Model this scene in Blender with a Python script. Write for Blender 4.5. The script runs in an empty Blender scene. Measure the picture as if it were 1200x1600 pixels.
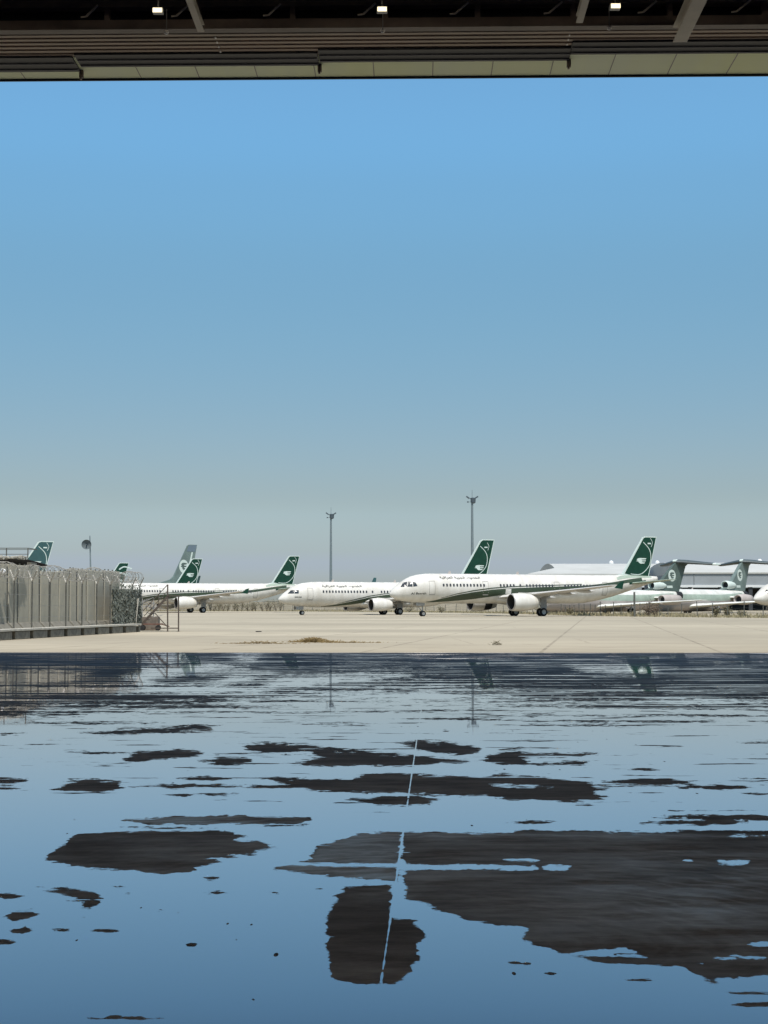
import bpy, bmesh, math, random
import numpy as np
from math import radians as R, sin, cos, tan, pi, sqrt, atan2
from mathutils import Vector, Matrix
from mathutils.geometry import tessellate_polygon

S = bpy.context.scene
col = S.collection
rnd = random.Random(7)

# ------------------------------------------------------------------ camera, sky, sun, exposure
F = 2400.0
PITCH = math.atan(145 / F)
CAMZ = 1.6
cd = bpy.data.cameras.new("camera")
cam = bpy.data.objects.new("camera", cd)
col.objects.link(cam)
cam.location = (0, 0, CAMZ)
cam.rotation_euler = (pi / 2 + PITCH, 0, 0)
cd.sensor_fit = 'VERTICAL'
cd.sensor_height = 36
cd.lens = 36 * F / 1600
cd.clip_start = 0.1
cd.clip_end = 6000
S.camera = cam

SUN_EL, SUN_AZ = R(64), R(180 - 11)     # azimuth clockwise from +Y (behind the camera, a little to the right)
w = bpy.data.worlds.new("World")
S.world = w
w.use_nodes = True
wn, wl = w.node_tree.nodes, w.node_tree.links
wn.clear()
sky = wn.new('ShaderNodeTexSky')
sky.sky_type = 'NISHITA'
sky.sun_disc = False
sky.sun_elevation = SUN_EL
sky.sun_rotation = SUN_AZ
sky.altitude = 0
sky.air_density = 1.0
sky.dust_density = 2.0
sky.ozone_density = 1.0
bg = wn.new('ShaderNodeBackground')
bg.inputs[1].default_value = 0.11
wo = wn.new('ShaderNodeOutputWorld')
geo = wn.new('ShaderNodeTexCoord')
sep = wn.new('ShaderNodeSeparateXYZ')
wl.new(geo.outputs['Generated'], sep.inputs[0])
# grade of the sky by height above the horizon: dusty grey low down, clear blue higher up
SKYK = [(0.0, (1.9, 1.95, 1.95)), (0.015, (1.5, 1.66, 1.92)), (0.035, (1.07, 1.2, 1.43)), (0.058, (.92, 1.02, 1.14)), (0.081, (.80, .88, .94)), (0.182, (.69, .95, 1.0)), (0.26, (.77, 1.19, 1.27)), (0.318, (.86, 1.37, 1.49)), (0.5, (.9, 1.25, 1.35)), (1.0, (1, 1.05, 1.1))]
crv = wn.new('ShaderNodeRGBCurve')
for ch in range(3):
    c_ = crv.mapping.curves[ch]
    c_.points[0].location = (0, SKYK[0][1][ch] / 2); c_.points[1].location = (1, SKYK[-1][1][ch] / 2)
    for z_, k_ in SKYK[1:-1]: c_.points.new(z_, k_[ch] / 2)
crv.mapping.update()
cmb = wn.new('ShaderNodeCombineXYZ')
for i_ in range(3): wl.new(sep.outputs[2], cmb.inputs[i_])
wl.new(cmb.outputs[0], crv.inputs['Color'])
mu = wn.new('ShaderNodeVectorMath'); mu.operation = 'MULTIPLY'
wl.new(sky.outputs[0], mu.inputs[0]); wl.new(crv.outputs[0], mu.inputs[1])
mu2 = wn.new('ShaderNodeVectorMath'); mu2.operation = 'SCALE'; mu2.inputs['Scale'].default_value = 2.0
wl.new(mu.outputs[0], mu2.inputs[0])
wl.new(mu2.outputs[0], bg.inputs[0])
wl.new(bg.outputs[0], wo.inputs[0])

sd = bpy.data.lights.new("sun", 'SUN')
sd.energy = 4.2
sd.angle = R(0.53)
sd.color = (1.0, 0.96, 0.9)
sun = bpy.data.objects.new("sun", sd)
col.objects.link(sun)
tosun = Vector((sin(SUN_AZ) * cos(SUN_EL), cos(SUN_AZ) * cos(SUN_EL), sin(SUN_EL)))
sun.rotation_euler = tosun.to_track_quat('Z', 'Y').to_euler()
sun.location = (0, -20, 60)

S.view_settings.view_transform = 'Standard'
S.view_settings.look = 'None'
S.view_settings.exposure = 0.15
S.view_settings.gamma = 1.0

# ------------------------------------------------------------------ helpers
def ray(px, py):
    d = Vector((px - 600, F, 0)) + Vector((0, 0, 800 - py))
    c, s = cos(PITCH), sin(PITCH)
    return Vector((d.x, d.y * c - d.z * s, d.y * s + d.z * c))

def A(px, py, Y):
    d = ray(px, py)
    return Vector((0, 0, CAMZ)) + d * (Y / d.y)

def G(px, py):
    d = ray(px, py)
    return Vector((0, 0, CAMZ)) + d * (-CAMZ / d.z)

def tag(o, label=None, cat=None, group=None, kind=None):
    if label: o['label'] = label
    if cat: o['category'] = cat
    if group: o['group'] = group
    if kind: o['kind'] = kind
    return o

def empty(name, loc=(0, 0, 0), rz=0.0):
    o = bpy.data.objects.new(name, None)
    o.location = loc
    o.rotation_euler = (0, 0, rz)
    o.empty_display_size = 0.2
    col.objects.link(o)
    return o

class MB:
    def __init__(s):
        s.v, s.f = [], []
    def add(s, vs, fs):
        n = len(s.v)
        s.v += [tuple(v) for v in vs]
        s.f += [tuple(i + n for i in f) for f in fs]
        return s
    def box(s, c, d, rz=0.0, ry=0.0, rx=0.0):
        m = Matrix.Rotation(rz, 3, 'Z') @ Matrix.Rotation(ry, 3, 'Y') @ Matrix.Rotation(rx, 3, 'X')
        c = Vector(c)
        vs = [c + m @ Vector((x * d[0] / 2, y * d[1] / 2, z * d[2] / 2)) for z in (-1, 1) for y in (-1, 1) for x in (-1, 1)]
        return s.add(vs, [(0, 2, 3, 1), (4, 5, 7, 6), (0, 1, 5, 4), (2, 6, 7, 3), (0, 4, 6, 2), (1, 3, 7, 5)])
    def bar(s, a, b, wd, ht=None, up=(0, 0, 1)):
        ht = ht or wd
        a, b = Vector(a), Vector(b)
        d = (b - a).normalized()
        u = Vector(up)
        if abs(d.dot(u)) > 0.98: u = Vector((0, 1, 0))
        x = d.cross(u).normalized()
        y = x.cross(d).normalized()
        vs = []
        for p in (a, b):
            for i, j in ((-1, -1), (1, -1), (1, 1), (-1, 1)):
                vs.append(p + x * i * wd / 2 + y * j * ht / 2)
        return s.add(vs, [(0, 1, 2, 3), (7, 6, 5, 4), (0, 4, 5, 1), (1, 5, 6, 2), (2, 6, 7, 3), (3, 7, 4, 0)])
    def tube(s, pts, rad, n=8, cap=True):
        pts = [Vector(p) for p in pts]
        if not hasattr(rad, '__len__'): rad = [rad] * len(pts)
        rings = []
        for i, p in enumerate(pts):
            d = (pts[min(i + 1, len(pts) - 1)] - pts[max(i - 1, 0)]).normalized()
            u = Vector((0, 0, 1)) if abs(d.z) < 0.95 else Vector((0, 1, 0))
            x = d.cross(u).normalized(); y = x.cross(d)
            rings.append([p + (x * cos(2 * pi * k / n) + y * sin(2 * pi * k / n)) * rad[i] for k in range(n)])
        return s.loft(rings, cap)
    def loft(s, rings, cap=True):
        n = len(rings[0]); vs = [v for r in rings for v in r]; fs = []
        for i in range(len(rings) - 1):
            for k in range(n):
                a = i * n + k; b = i * n + (k + 1) % n
                fs.append((a, b, b + n, a + n))
        if cap:
            fs.append(tuple(range(n))[::-1])
            fs.append(tuple((len(rings) - 1) * n + k for k in range(n)))
        return s.add(vs, fs)
    def lathe(s, prof, c=(0, 0, 0), axis='x', n=28, flat=None):
        c = Vector(c); rings = []
        for t, r in prof:
            ring = []
            for k in range(n):
                a = 2 * pi * k / n
                p = [r * cos(a), r * sin(a)]
                if flat and p[1] < -flat * r: p[1] = -flat * r
                if axis == 'x': ring.append(c + Vector((t, p[0], p[1])))
                elif axis == 'y': ring.append(c + Vector((p[0], t, p[1])))
                else: ring.append(c + Vector((p[0], p[1], t)))
            rings.append(ring)
        return s.loft(rings, False)
    def build(s, name, mat, parent=None, smooth=False, loc=None, bevel=0):
        me = bpy.data.meshes.new(name)
        me.from_pydata(s.v, [], s.f)
        me.validate()
        if s.f:
            bm = bmesh.new(); bm.from_mesh(me)
            bmesh.ops.recalc_face_normals(bm, faces=bm.faces)
            bm.to_mesh(me); bm.free()
        if mat is not None: me.materials.append(mat)
        if smooth:
            me.polygons.foreach_set('use_smooth', [True] * len(me.polygons))
            if smooth != 'all': me.set_sharp_from_angle(angle=R(38))
        o = bpy.data.objects.new(name, me)
        col.objects.link(o)
        if parent: o.parent = parent
        if loc is not None: o.location = loc
        if bevel:
            b = o.modifiers.new('bevel', 'BEVEL'); b.width = bevel; b.segments = 2; b.limit_method = 'ANGLE'
        return o

def poly_decal(pts3, name, mat, parent):
    tris = tessellate_polygon([[Vector(p) for p in pts3]])
    m = MB(); m.add(pts3, [tuple(t) for t in tris])
    return m.build(name, mat, parent)

def dupe(src, parent=None, loc=None, name=None):
    c = src.copy(); col.objects.link(c)
    c.parent = parent
    if loc is not None: c.location = loc
    for ch in [o for o in src.children]:
        dupe(ch, c)
    return c

# ------------------------------------------------------------------ materials
def mat(name, c, rough=0.6, var=0.0, scale=3.0, metal=0.0, spec=0.5, bump=0.0, c2=None, coat=0.0, stretch=(1, 1, 1), obj=True):
    m = bpy.data.materials.new(name); m.use_nodes = True
    n, l = m.node_tree.nodes, m.node_tree.links
    b = n['Principled BSDF']
    b.inputs['Base Color'].default_value = (*c, 1)
    b.inputs['Roughness'].default_value = rough
    b.inputs['Metallic'].default_value = metal
    b.inputs['Specular IOR Level'].default_value = spec
    b.inputs['Coat Weight'].default_value = coat
    if var or bump:
        tc = n.new('ShaderNodeTexCoord'); mp = n.new('ShaderNodeMapping')
        l.new(tc.outputs['Object'], mp.inputs[0])
        mp.inputs['Scale'].default_value = stretch
        t = n.new('ShaderNodeTexNoise'); t.inputs['Scale'].default_value = scale; t.inputs['Detail'].default_value = 6
        t.inputs['Roughness'].default_value = 0.62
        l.new(mp.outputs[0], t.inputs[0])
        if var:
            r = n.new('ShaderNodeMapRange'); r.inputs[1].default_value = 0.32; r.inputs[2].default_value = 0.68
            l.new(t.outputs[0], r.inputs[0])
            mx = n.new('ShaderNodeMix'); mx.data_type = 'RGBA'
            d = c2 if c2 else tuple(x * (1 - var) for x in c)
            e = c if c2 else tuple(min(1, x * (1 + var * 0.5)) for x in c)
            mx.inputs[6].default_value = (*d, 1); mx.inputs[7].default_value = (*e, 1)
            l.new(r.outputs[0], mx.inputs[0]); l.new(mx.outputs[2], b.inputs['Base Color'])
        if bump:
            bp = n.new('ShaderNodeBump'); bp.inputs['Strength'].default_value = bump
            l.new(t.outputs[0], bp.inputs['Height']); l.new(bp.outputs[0], b.inputs['Normal'])
    return m

def emis(name, c, st):
    m = bpy.data.materials.new(name); m.use_nodes = True
    b = m.node_tree.nodes['Principled BSDF']
    b.inputs['Base Color'].default_value = (*c, 1)
    b.inputs['Emission Color'].default_value = (*c, 1)
    b.inputs['Emission Strength'].default_value = st
    return m

M = dict(
    white=mat('white_paint', (0.66, 0.64, 0.59), 0.48, 0.10, 0.35, c2=(0.52, 0.49, 0.43), stretch=(2.5, 1, 1)),
    oldwhite=mat('weathered_white_paint', (0.66, 0.67, 0.62), 0.5, 0.2, 0.5, c2=(0.50, 0.49, 0.44)),
    belly=mat('dusty_pale_paint', (0.42, 0.375, 0.34), 0.7, 0.2, 0.6, c2=(0.34, 0.30, 0.28)),
    green=mat('dark_green_paint', (0.008, 0.044, 0.027), 0.55, 0.2, 0.8, spec=0.2),
    oldgreen=mat('faded_green_paint', (0.072, 0.105, 0.092), 0.6, 0.25, 0.7),
    slate=mat('dark_slate_paint', (0.055, 0.075, 0.078), 0.6, 0.25, 0.7),
    sage=mat('faded_sage_paint', (0.13, 0.175, 0.16), 0.6, 0.25, 0.7),
    teal=mat('hazed_green_and_winglet_paint', (0.028, 0.078, 0.078), 0.45, 0.2, 0.8),  # fin green with haze tint put into the colour; also the winglet paint
    olive=mat('olive_stripe_paint', (0.035, 0.055, 0.028), 0.5, 0.25, 0.6),
    palegreen=mat('pale_green_paint', (0.30, 0.36, 0.29), 0.5, 0.2, 0.9),
    logo=mat('logo_paint', (0.52, 0.59, 0.54), 0.6),
    dark=mat('dark_opening', (0.012, 0.012, 0.013), 0.7),
    glass=mat('cockpit_glass', (0.03, 0.035, 0.04), 0.15),
    win=mat('cabin_glass', (0.05, 0.05, 0.05), 0.25),
    text=mat('lettering_paint', (0.045, 0.05, 0.042), 0.6),
    line=mat('panel_seam', (0.33, 0.31, 0.28), 0.7),
    metal=mat('bare_metal', (0.42, 0.40, 0.37), 0.5, 0.15, 2.0, metal=0.3),
    strut=mat('gear_strut_paint', (0.30, 0.29, 0.27), 0.5, 0.2, 4),
    tyre=mat('tyre_rubber', (0.018, 0.017, 0.016), 0.85, 0.3, 6),
    hub=mat('wheel_hub_paint', (0.45, 0.43, 0.40), 0.5),
    fan=mat('fan_blades', (0.045, 0.04, 0.035), 0.6, 0.3, 5, spec=0.2),
    wing=mat('wing_paint', (0.50, 0.48, 0.44), 0.45, 0.15, 0.5, c2=(0.47, 0.45, 0.41)),
    wallc=mat('blast_wall_concrete', (0.43, 0.40, 0.31), 0.85, 0.22, 1.3, bump=0.15, c2=(0.33, 0.31, 0.245), stretch=(1, 1, 0.5)),
    blockc=mat('stained_block_concrete', (0.22, 0.205, 0.165), 0.9, 0.4, 4.0, bump=0.3, c2=(0.10, 0.095, 0.075)),
    blockf=mat('stained_foot_concrete', (0.22, 0.205, 0.165), 0.9, 0.3, 2.0, bump=0.2, c2=(0.15, 0.14, 0.115)),
    armc=mat('pale_arm_steel', (0.42, 0.40, 0.35), 0.6),
    copec=mat('coping_concrete', (0.42, 0.40, 0.34), 0.9, 0.25, 3.0, bump=0.2),
    steel=mat('galvanised_steel', (0.34, 0.35, 0.35), 0.5, 0.15, 4, metal=0.4),
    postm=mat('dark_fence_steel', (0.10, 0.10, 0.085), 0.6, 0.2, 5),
    rust=mat('brown_painted_steel', (0.075, 0.058, 0.045), 0.6, 0.3, 5),
    wire=mat('wire_steel', (0.26, 0.25, 0.22), 0.5),
    net=mat('camouflage_cloth', (0.27, 0.28, 0.235), 0.9, 0.5, 3, c2=(0.12, 0.13, 0.105), spec=0.1),
    tarp=mat('black_sacking', (0.009, 0.008, 0.006), 0.95, 0.5, 5, bump=0.5, c2=(0.02, 0.017, 0.013), spec=0.1),
    roofw=mat('white_sheet_roof', (0.47, 0.47, 0.44), 0.7, 0.1, 0.15, c2=(0.40, 0.40, 0.37)),
    wallg=mat('grey_sheet_wall', (0.25, 0.27, 0.28), 0.7, 0.1, 0.2),
    trim=mat('pale_trim', (0.62, 0.63, 0.62), 0.6),
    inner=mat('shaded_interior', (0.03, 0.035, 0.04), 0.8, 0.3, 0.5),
    mast=mat('mast_steel', (0.17, 0.21, 0.22), 0.5, 0.1, 2, metal=0.2),
    masthead=mat('mast_head_steel', (0.06, 0.08, 0.095), 0.5),
    hroof=mat('hangar_roof_sheet', (0.10, 0.095, 0.085), 0.8, 0.2, 0.6),
    hwall=mat('hangar_wall_sheet', (0.5, 0.48, 0.44), 0.8, 0.2, 0.5),
    rib=mat('ribbed_brown_cladding', (0.44, 0.33, 0.25), 0.6, 0.25, 0.6, c2=(0.34, 0.28, 0.21), stretch=(0.3, 1, 1)),
    track=mat('blue_black_track', (0.014, 0.017, 0.028), 0.6, 0.3, 1.0),
    truss=mat('dark_truss_steel', (0.16, 0.13, 0.11), 0.6, 0.3, 1.0),
    soffit=mat('pale_green_soffit', (0.80, 0.86, 0.46), 0.6, 0.22, 0.22, c2=(0.72, 0.79, 0.62), stretch=(1, 0.1, 1)),
    girder=mat('cream_girder', (0.52, 0.48, 0.40), 0.6, 0.15, 1.0),
    lamp=emis('fill_lamp_light', (1.0, 0.82, 0.6), 500.0),  # only for the added fill lamps out of view
    lampw=emis('warm_lamp_light', (1.0, 0.86, 0.55), 1.6),
    bulb=mat('white_plastic', (0.75, 0.75, 0.73), 0.4),
    straw=mat('dry_straw', (0.33, 0.24, 0.10), 0.9, 0.4, 6, c2=(0.10, 0.065, 0.025)),
    grass=mat('dry_grass', (0.33, 0.28, 0.17), 0.9, 0.45, 0.25, c2=(0.19, 0.165, 0.09)),
    shrub=mat('dusty_shrub', (0.105, 0.105, 0.055), 0.9, 0.4, 1.5, c2=(0.16, 0.135, 0.08)),
    twig=mat('brown_twig', (0.12, 0.09, 0.065), 0.9),
)

# apron: pale concrete with slabs, cracks, stains
def apron_mat():
    m = bpy.data.materials.new('apron_concrete'); m.use_nodes = True
    n, l = m.node_tree.nodes, m.node_tree.links
    b = n['Principled BSDF']; b.inputs['Roughness'].default_value = 0.9; b.inputs['Specular IOR Level'].default_value = 0.2
    tc = n.new('ShaderNodeTexCoord')
    def noise(sc, det=5, st=(1, 1, 1)):
        mp = n.new('ShaderNodeMapping'); mp.inputs['Scale'].default_value = st
        l.new(tc.outputs['Object'], mp.inputs[0])
        t = n.new('ShaderNodeTexNoise'); t.inputs['Scale'].default_value = sc; t.inputs['Detail'].default_value = det
        l.new(mp.outputs[0], t.inputs[0]); return t
    def ramp(src, lo, hi, a, bb):
        r = n.new('ShaderNodeMapRange'); r.inputs[1].default_value = lo; r.inputs[2].default_value = hi
        r.inputs[3].default_value = a; r.inputs[4].default_value = bb
        l.new(src, r.inputs[0]); return r.outputs[0]
    def mix(f, a, bb):
        x = n.new('ShaderNodeMix'); x.data_type = 'RGBA'
        if hasattr(f, 'is_linked') or not isinstance(f, float): l.new(f, x.inputs[0])
        else: x.inputs[0].default_value = f
        for i, c in ((6, a), (7, bb)):
            if isinstance(c, tuple): x.inputs[i].default_value = (*c, 1)
            else: l.new(c, x.inputs[i])
        return x.outputs[2]
    n1 = noise(0.045, 4); n2 = noise(0.35, 8); n3 = noise(0.05, 4, (0.15, 1, 1))
    base = mix(ramp(n1.outputs[0], 0.35, 0.65, 0, 1), (0.325, 0.285, 0.21), (0.43, 0.378, 0.28))
    base = mix(ramp(n2.outputs[0], 0.5, 0.75, 0, 0.45), base, (0.25, 0.21, 0.155))
    base = mix(ramp(n3.outputs[0], 0.45, 0.62, 0, 0.75), base, (0.29, 0.255, 0.19))
    # slab joints
    br = n.new('ShaderNodeTexBrick'); br.offset = 0.0; br.squash = 1.0
    br.inputs['Scale'].default_value = 1.0; br.inputs['Brick Width'].default_value = 6.0; br.inputs['Row Height'].default_value = 6.0
    br.inputs['Mortar Size'].default_value = 0.07; br.inputs['Mortar Smooth'].default_value = 0.3
    mp = n.new('ShaderNodeMapping'); mp.inputs['Rotation'].default_value = (0, 0, R(8)); mp.inputs['Location'].default_value = (2, 1.3, 0)
    l.new(tc.outputs['Object'], mp.inputs[0]); l.new(mp.outputs[0], br.inputs[0])
    jm = n.new('ShaderNodeMath'); jm.operation = 'MULTIPLY'; l.new(br.outputs['Fac'], jm.inputs[0])
    l.new(ramp(n2.outputs[0], 0.35, 0.6, 0.15, 0.85), jm.inputs[1])
    base = mix(jm.outputs[0], base, (0.20, 0.17, 0.125))
    # cracks
    vo = n.new('ShaderNodeTexVoronoi'); vo.feature = 'DISTANCE_TO_EDGE'; vo.inputs['Scale'].default_value = 0.13
    dn = noise(0.6, 5)
    ad = n.new('ShaderNodeMix'); ad.data_type = 'RGBA'; ad.inputs[0].default_value = 0.18
    l.new(tc.outputs['Object'], ad.inputs[6]); l.new(dn.outputs['Color'], ad.inputs[7])
    l.new(ad.outputs[2], vo.inputs['Vector'])
    ck = n.new('ShaderNodeMath'); ck.operation = 'MULTIPLY'
    l.new(ramp(vo.outputs['Distance'], 0.0, 0.006, 1, 0), ck.inputs[0])
    l.new(ramp(n1.outputs[0], 0.45, 0.6, 0.0, 0.7), ck.inputs[1])
    base = mix(ck.outputs[0], base, (0.20, 0.165, 0.12))
    l.new(base, b.inputs['Base Color'])
    return m

# ------------------------------------------------------------------ ground
SLOPE = -0.0205          # the hangar front is turned a degree to the camera's view
YT = 51.45
def thr(x): return YT + SLOPE * x

def sheet(name, pts, m, z=0.0):
    tris = tessellate_polygon([[Vector((p[0], p[1], 0)) for p in pts]])
    mb = MB(); mb.add([(p[0], p[1], z) for p in pts], tris)
    o = mb.build(name, m); tag(o, kind='structure')
    return o

dirt = mat('dry_soil', (0.34, 0.29, 0.20), 0.95, 0.3, 0.05, c2=(0.26, 0.22, 0.15))
sheet('ground', [(-3000, -300), (3000, -300), (3000, 4500), (-3000, 4500)], dirt, -0.012)
BND = [(200, 120), (60, 172)] + [tuple(G(px, py)[:2]) for px, py in ((1200, 965.8), (1100, 964.8), (1000, 963.6), (900, 962.0), (840, 960.2), (780, 958.6), (700, 957.3), (590, 956.2), (400, 955.0))] + [(-200, 400), (-600, 400)]
sheet('apron', [(-600, thr(-600)), (-45, thr(-45)), (45, thr(45)), (200, thr(200))] + BND, apron_mat(), 0.0)

# wet hangar floor.  The dry and wet patches are drawn on the floor as outlines, stored per vertex as a signed
# distance, and the shader breaks their edges up with noise.
dry = [
 [(630,1302),(900,1301),(1200,1307),(1480,1307),(1480,1530),(1200,1530),(1125,1532),(1140,1545),(1105,1545),(1095,1530),(1065,1512),(980,1508),(920,1502),(880,1492),(815,1470),(820,1455),(750,1445),(715,1432),(660,1415),(632,1407)],
 [(628,1301),(560,1303),(500,1325),(485,1345),(425,1359),(500,1368),(620,1379)],
 [(540,1390),(570,1386),(612,1386),(610,1436),(640,1440),(664,1455),(671,1465),(650,1478),(656,1500),(640,1520),(622,1543),(585,1541),(522,1535),(512,1500),(510,1440),(518,1415)],
 [(120,1302),(200,1300),(350,1300),(388,1309),(352,1314),(400,1317),(432,1325),(400,1335),(345,1340),(312,1345),(345,1348),(306,1358),(300,1366),(250,1367),(150,1360),(72,1348),(64,1340),(90,1325)],
 [(190,1284),(250,1277),(350,1275),(480,1281),(470,1287),(380,1289),(250,1290)],
 [(62,1394),(90,1386),(120,1390),(150,1394),(161,1404),(158,1417),(140,1424),(118,1421),(132,1413),(104,1409),(130,1404),(98,1399)],
 [(3,1436),(20,1424),(50,1422),(69,1431),(48,1440),(20,1443)],
 [(15,1457),(40,1448),(49,1455),(36,1463),(18,1463)],
 [(398,1216),(420,1213),(480,1218),(550,1220),(570,1212),(600,1209),(700,1213),(750,1217),(785,1211),(850,1215),(920,1225),(950,1235),(932,1240),(951,1246),(928,1252),(870,1255),(800,1252),(740,1246),(700,1244),(600,1241),(550,1238),(500,1236),(440,1228)],
 [(540,1252),(600,1247),(650,1246),(682,1252),(670,1259),(600,1262)],
 [(370,1163),(420,1161),(460,1163),(500,1168),(540,1172),(600,1178),(650,1180),(720,1190),(736,1194),(690,1194),(675,1198),(600,1198),(480,1199),(435,1193),(500,1186),(480,1181),(430,1180),(395,1176)],
 [(622,1162),(650,1160),(700,1162),(752,1169),(750,1178),(720,1183),(690,1178),(650,1172)],
 [(760,1182),(800,1176),(933,1178),(900,1184),(820,1186),(825,1194),(920,1190),(915,1197),(840,1199),(780,1197),(757,1190)],
 [(770,1174),(800,1167),(845,1166),(830,1170),(790,1176)],
 [(190,1188),(215,1175),(280,1172),(322,1177),(300,1184),(240,1190),(210,1193)],
 [(310,1191),(340,1182),(380,1183),(402,1192),(350,1196)],
 [(80,1237),(112,1220),(190,1221),(196,1233),(178,1238),(110,1238)],
 [(122,1144),(200,1139),(270,1136),(300,1131),(346,1134),(330,1143),(270,1147),(160,1149)],
 [(800,1299),(1480,1301),(1480,1312),(800,1306)],
]
ell = [ # cx, cy, rx, ry
 (318,1218,42,4),(290,1229,85,3),(450,1230,60,3),(10,1222,26,4),(8,1231,26,4),(60,1187,24,2.2),(150,1178,32,2),(250,1295,60,1.3),(440,1292,44,1.6),
 (1018,1222,58,5),(1125,1232,56,3.6),(1195,1242,40,3.6),(1085,1287,80,4.5),(1150,1279,120,3.8),(825,1286,24,2),(1010,1128,130,2.2),(720,1124,50,1.8),
 (1050,1103,260,5.5),(860,1098,80,2.2),(240,1105,165,4),(270,1089,220,6),(340,1113,60,2.4),(420,1096,65,1.8),(60,1121,70,1.4),(1190,1162,30,2.2),(1180,1218,50,3),
 (1010,1204,14,1.6),(1015,1196,16,1.4),(910,1258,14,1.4),(178,1388,13,1.6),(343,1397,14,2),(326,1377,10,1.8),(330,1373,8,1.2),(0,1474,22,3.4),(12,1402,18,4),(60,1388,12,1.5),(252,1425,7,2),(300,1478,5,2),(395,1566,4,2.4),(432,1398,6,1.6),(500,1391,5,1.4),(585,1443,3,1.6),(116,1515,6,1.6),(222,1503,4,2),(258,1508,3,1.8),(744,1468,3,1.5),(757,1524,3,1.5),(900,1552,5,1.4),(940,1560,4,1.2),(1010,1535,30,3.5),(1045,1550,18,2),(100,1456,16,2),(158,1457,12,1.6),
 (131,1435,6,2.5),(199,1398,6,1.8),(225,1594,34,1.5),(672,1084,6,2),(688,1083,4,1.2),(708,1084,6,2.6),(697,1143,5,2.4),(695,1147,36,.8),(806,1509,8,2),(823,1509,3,1.2),(863,1525,6,1.8),(550,1295,1,1),
 (575,1044,4,1.6),(15,1148,22,1.6),(340,1243,30,2),(285,1244,18,2),(350,1252,16,1.4),(680,1201,6,1),(900,1134,70,1.6),(960,1120,70,1.5),(120,1131,90,1.6),(1100,1118,120,2.2),(640,1113,70,1.6),(520,1130,40,1.2),
 (1180,1555,50,4),(1190,1572,60,5),(705,1229,300,1),(560,1236,60,3),(1150,1268,40,1),(1020,1240,20,1.5),
]
wetl = [ # wet shapes cut out of the dry ones
 [(622,1356),(640,1353),(835,1356),(838,1360),(700,1361),(640,1362),(628,1366)],
 [(784,1344),(838,1344),(840,1347),(790,1346.5)],[(850,1356),(890,1356),(885,1361),(862,1361)],[(1122,1347),(1168,1347),(1166,1351),(1126,1350)],[(1064,1344),(1082,1345),(1080,1347),(1066,1347)],
 [(770,1228),(820,1227),(868,1231),(860,1233),(800,1231)],[(425,1178),(485,1174),(488,1180),(460,1182),(430,1181)],
 [(875,1491),(975,1484),(992,1490),(960,1493),(1000,1494),(1010,1499),(930,1497)],[(1085,1507),(1105,1507),(1100,1511),(1088,1510)],[(1095,1499),(1170,1497),(1190,1500),(1120,1503)],[(1170,1476),(1260,1473),(1260,1478),(1180,1479)],
 [(610,1430),(612,1380),(634,1380),(632,1408),(660,1418),(640,1436),(616,1434)],[(425,1352),(500,1351),(625,1352),(625,1355),(500,1355)],
 [(200,1058),(240,1044),(330,1042),(390,1046),(320,1050),(260,1056),(230,1070),(218,1070)],[(0,1052),(60,1050),(130,1052),(110,1062),(20,1066),(-60,1064)],
 [(330,1071),(360,1060),(420,1052),(400,1058),(375,1068)],[(220,1076),(300,1073),(420,1078),(400,1083),(300,1084),(220,1082)],[(900,1047),(1010,1045),(1015,1049),(950,1050)],
 [(0,1074),(110,1076),(215,1076),(215,1079),(0,1078)],[(240,1025),(280,1026),(262,1034),(240,1034)],[(375,1024),(400,1024),(395,1030),(380,1031)],[(420,1065),(500,1056),(640,1056),(560,1066),(470,1074),(420,1074)],
]
def sdist(P, poly, ys=1.9):
    """signed distance (positive inside), vertical distances weighted"""
    Q = np.array(poly, float); Q[:, 1] *= ys
    X, Y = P[:, 0], P[:, 1] * ys
    best = np.full(len(P), 1e9); ins = np.zeros(len(P), bool)
    for i in range(len(Q)):
        a, b = Q[i], Q[(i + 1) % len(Q)]
        dx, dy = b - a
        t = np.clip(((X - a[0]) * dx + (Y - a[1]) * dy) / (dx * dx + dy * dy + 1e-9), 0, 1)
        best = np.minimum(best, (X - a[0] - t * dx) ** 2 + (Y - a[1] - t * dy) ** 2)
        c = (a[1] > Y) != (b[1] > Y)
        ins ^= c & (X < (b[0] - a[0]) * (Y - a[1]) / (b[1] - a[1] + 1e-12) + a[0])
    d = np.sqrt(best)
    return np.where(ins, d, -d)

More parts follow.
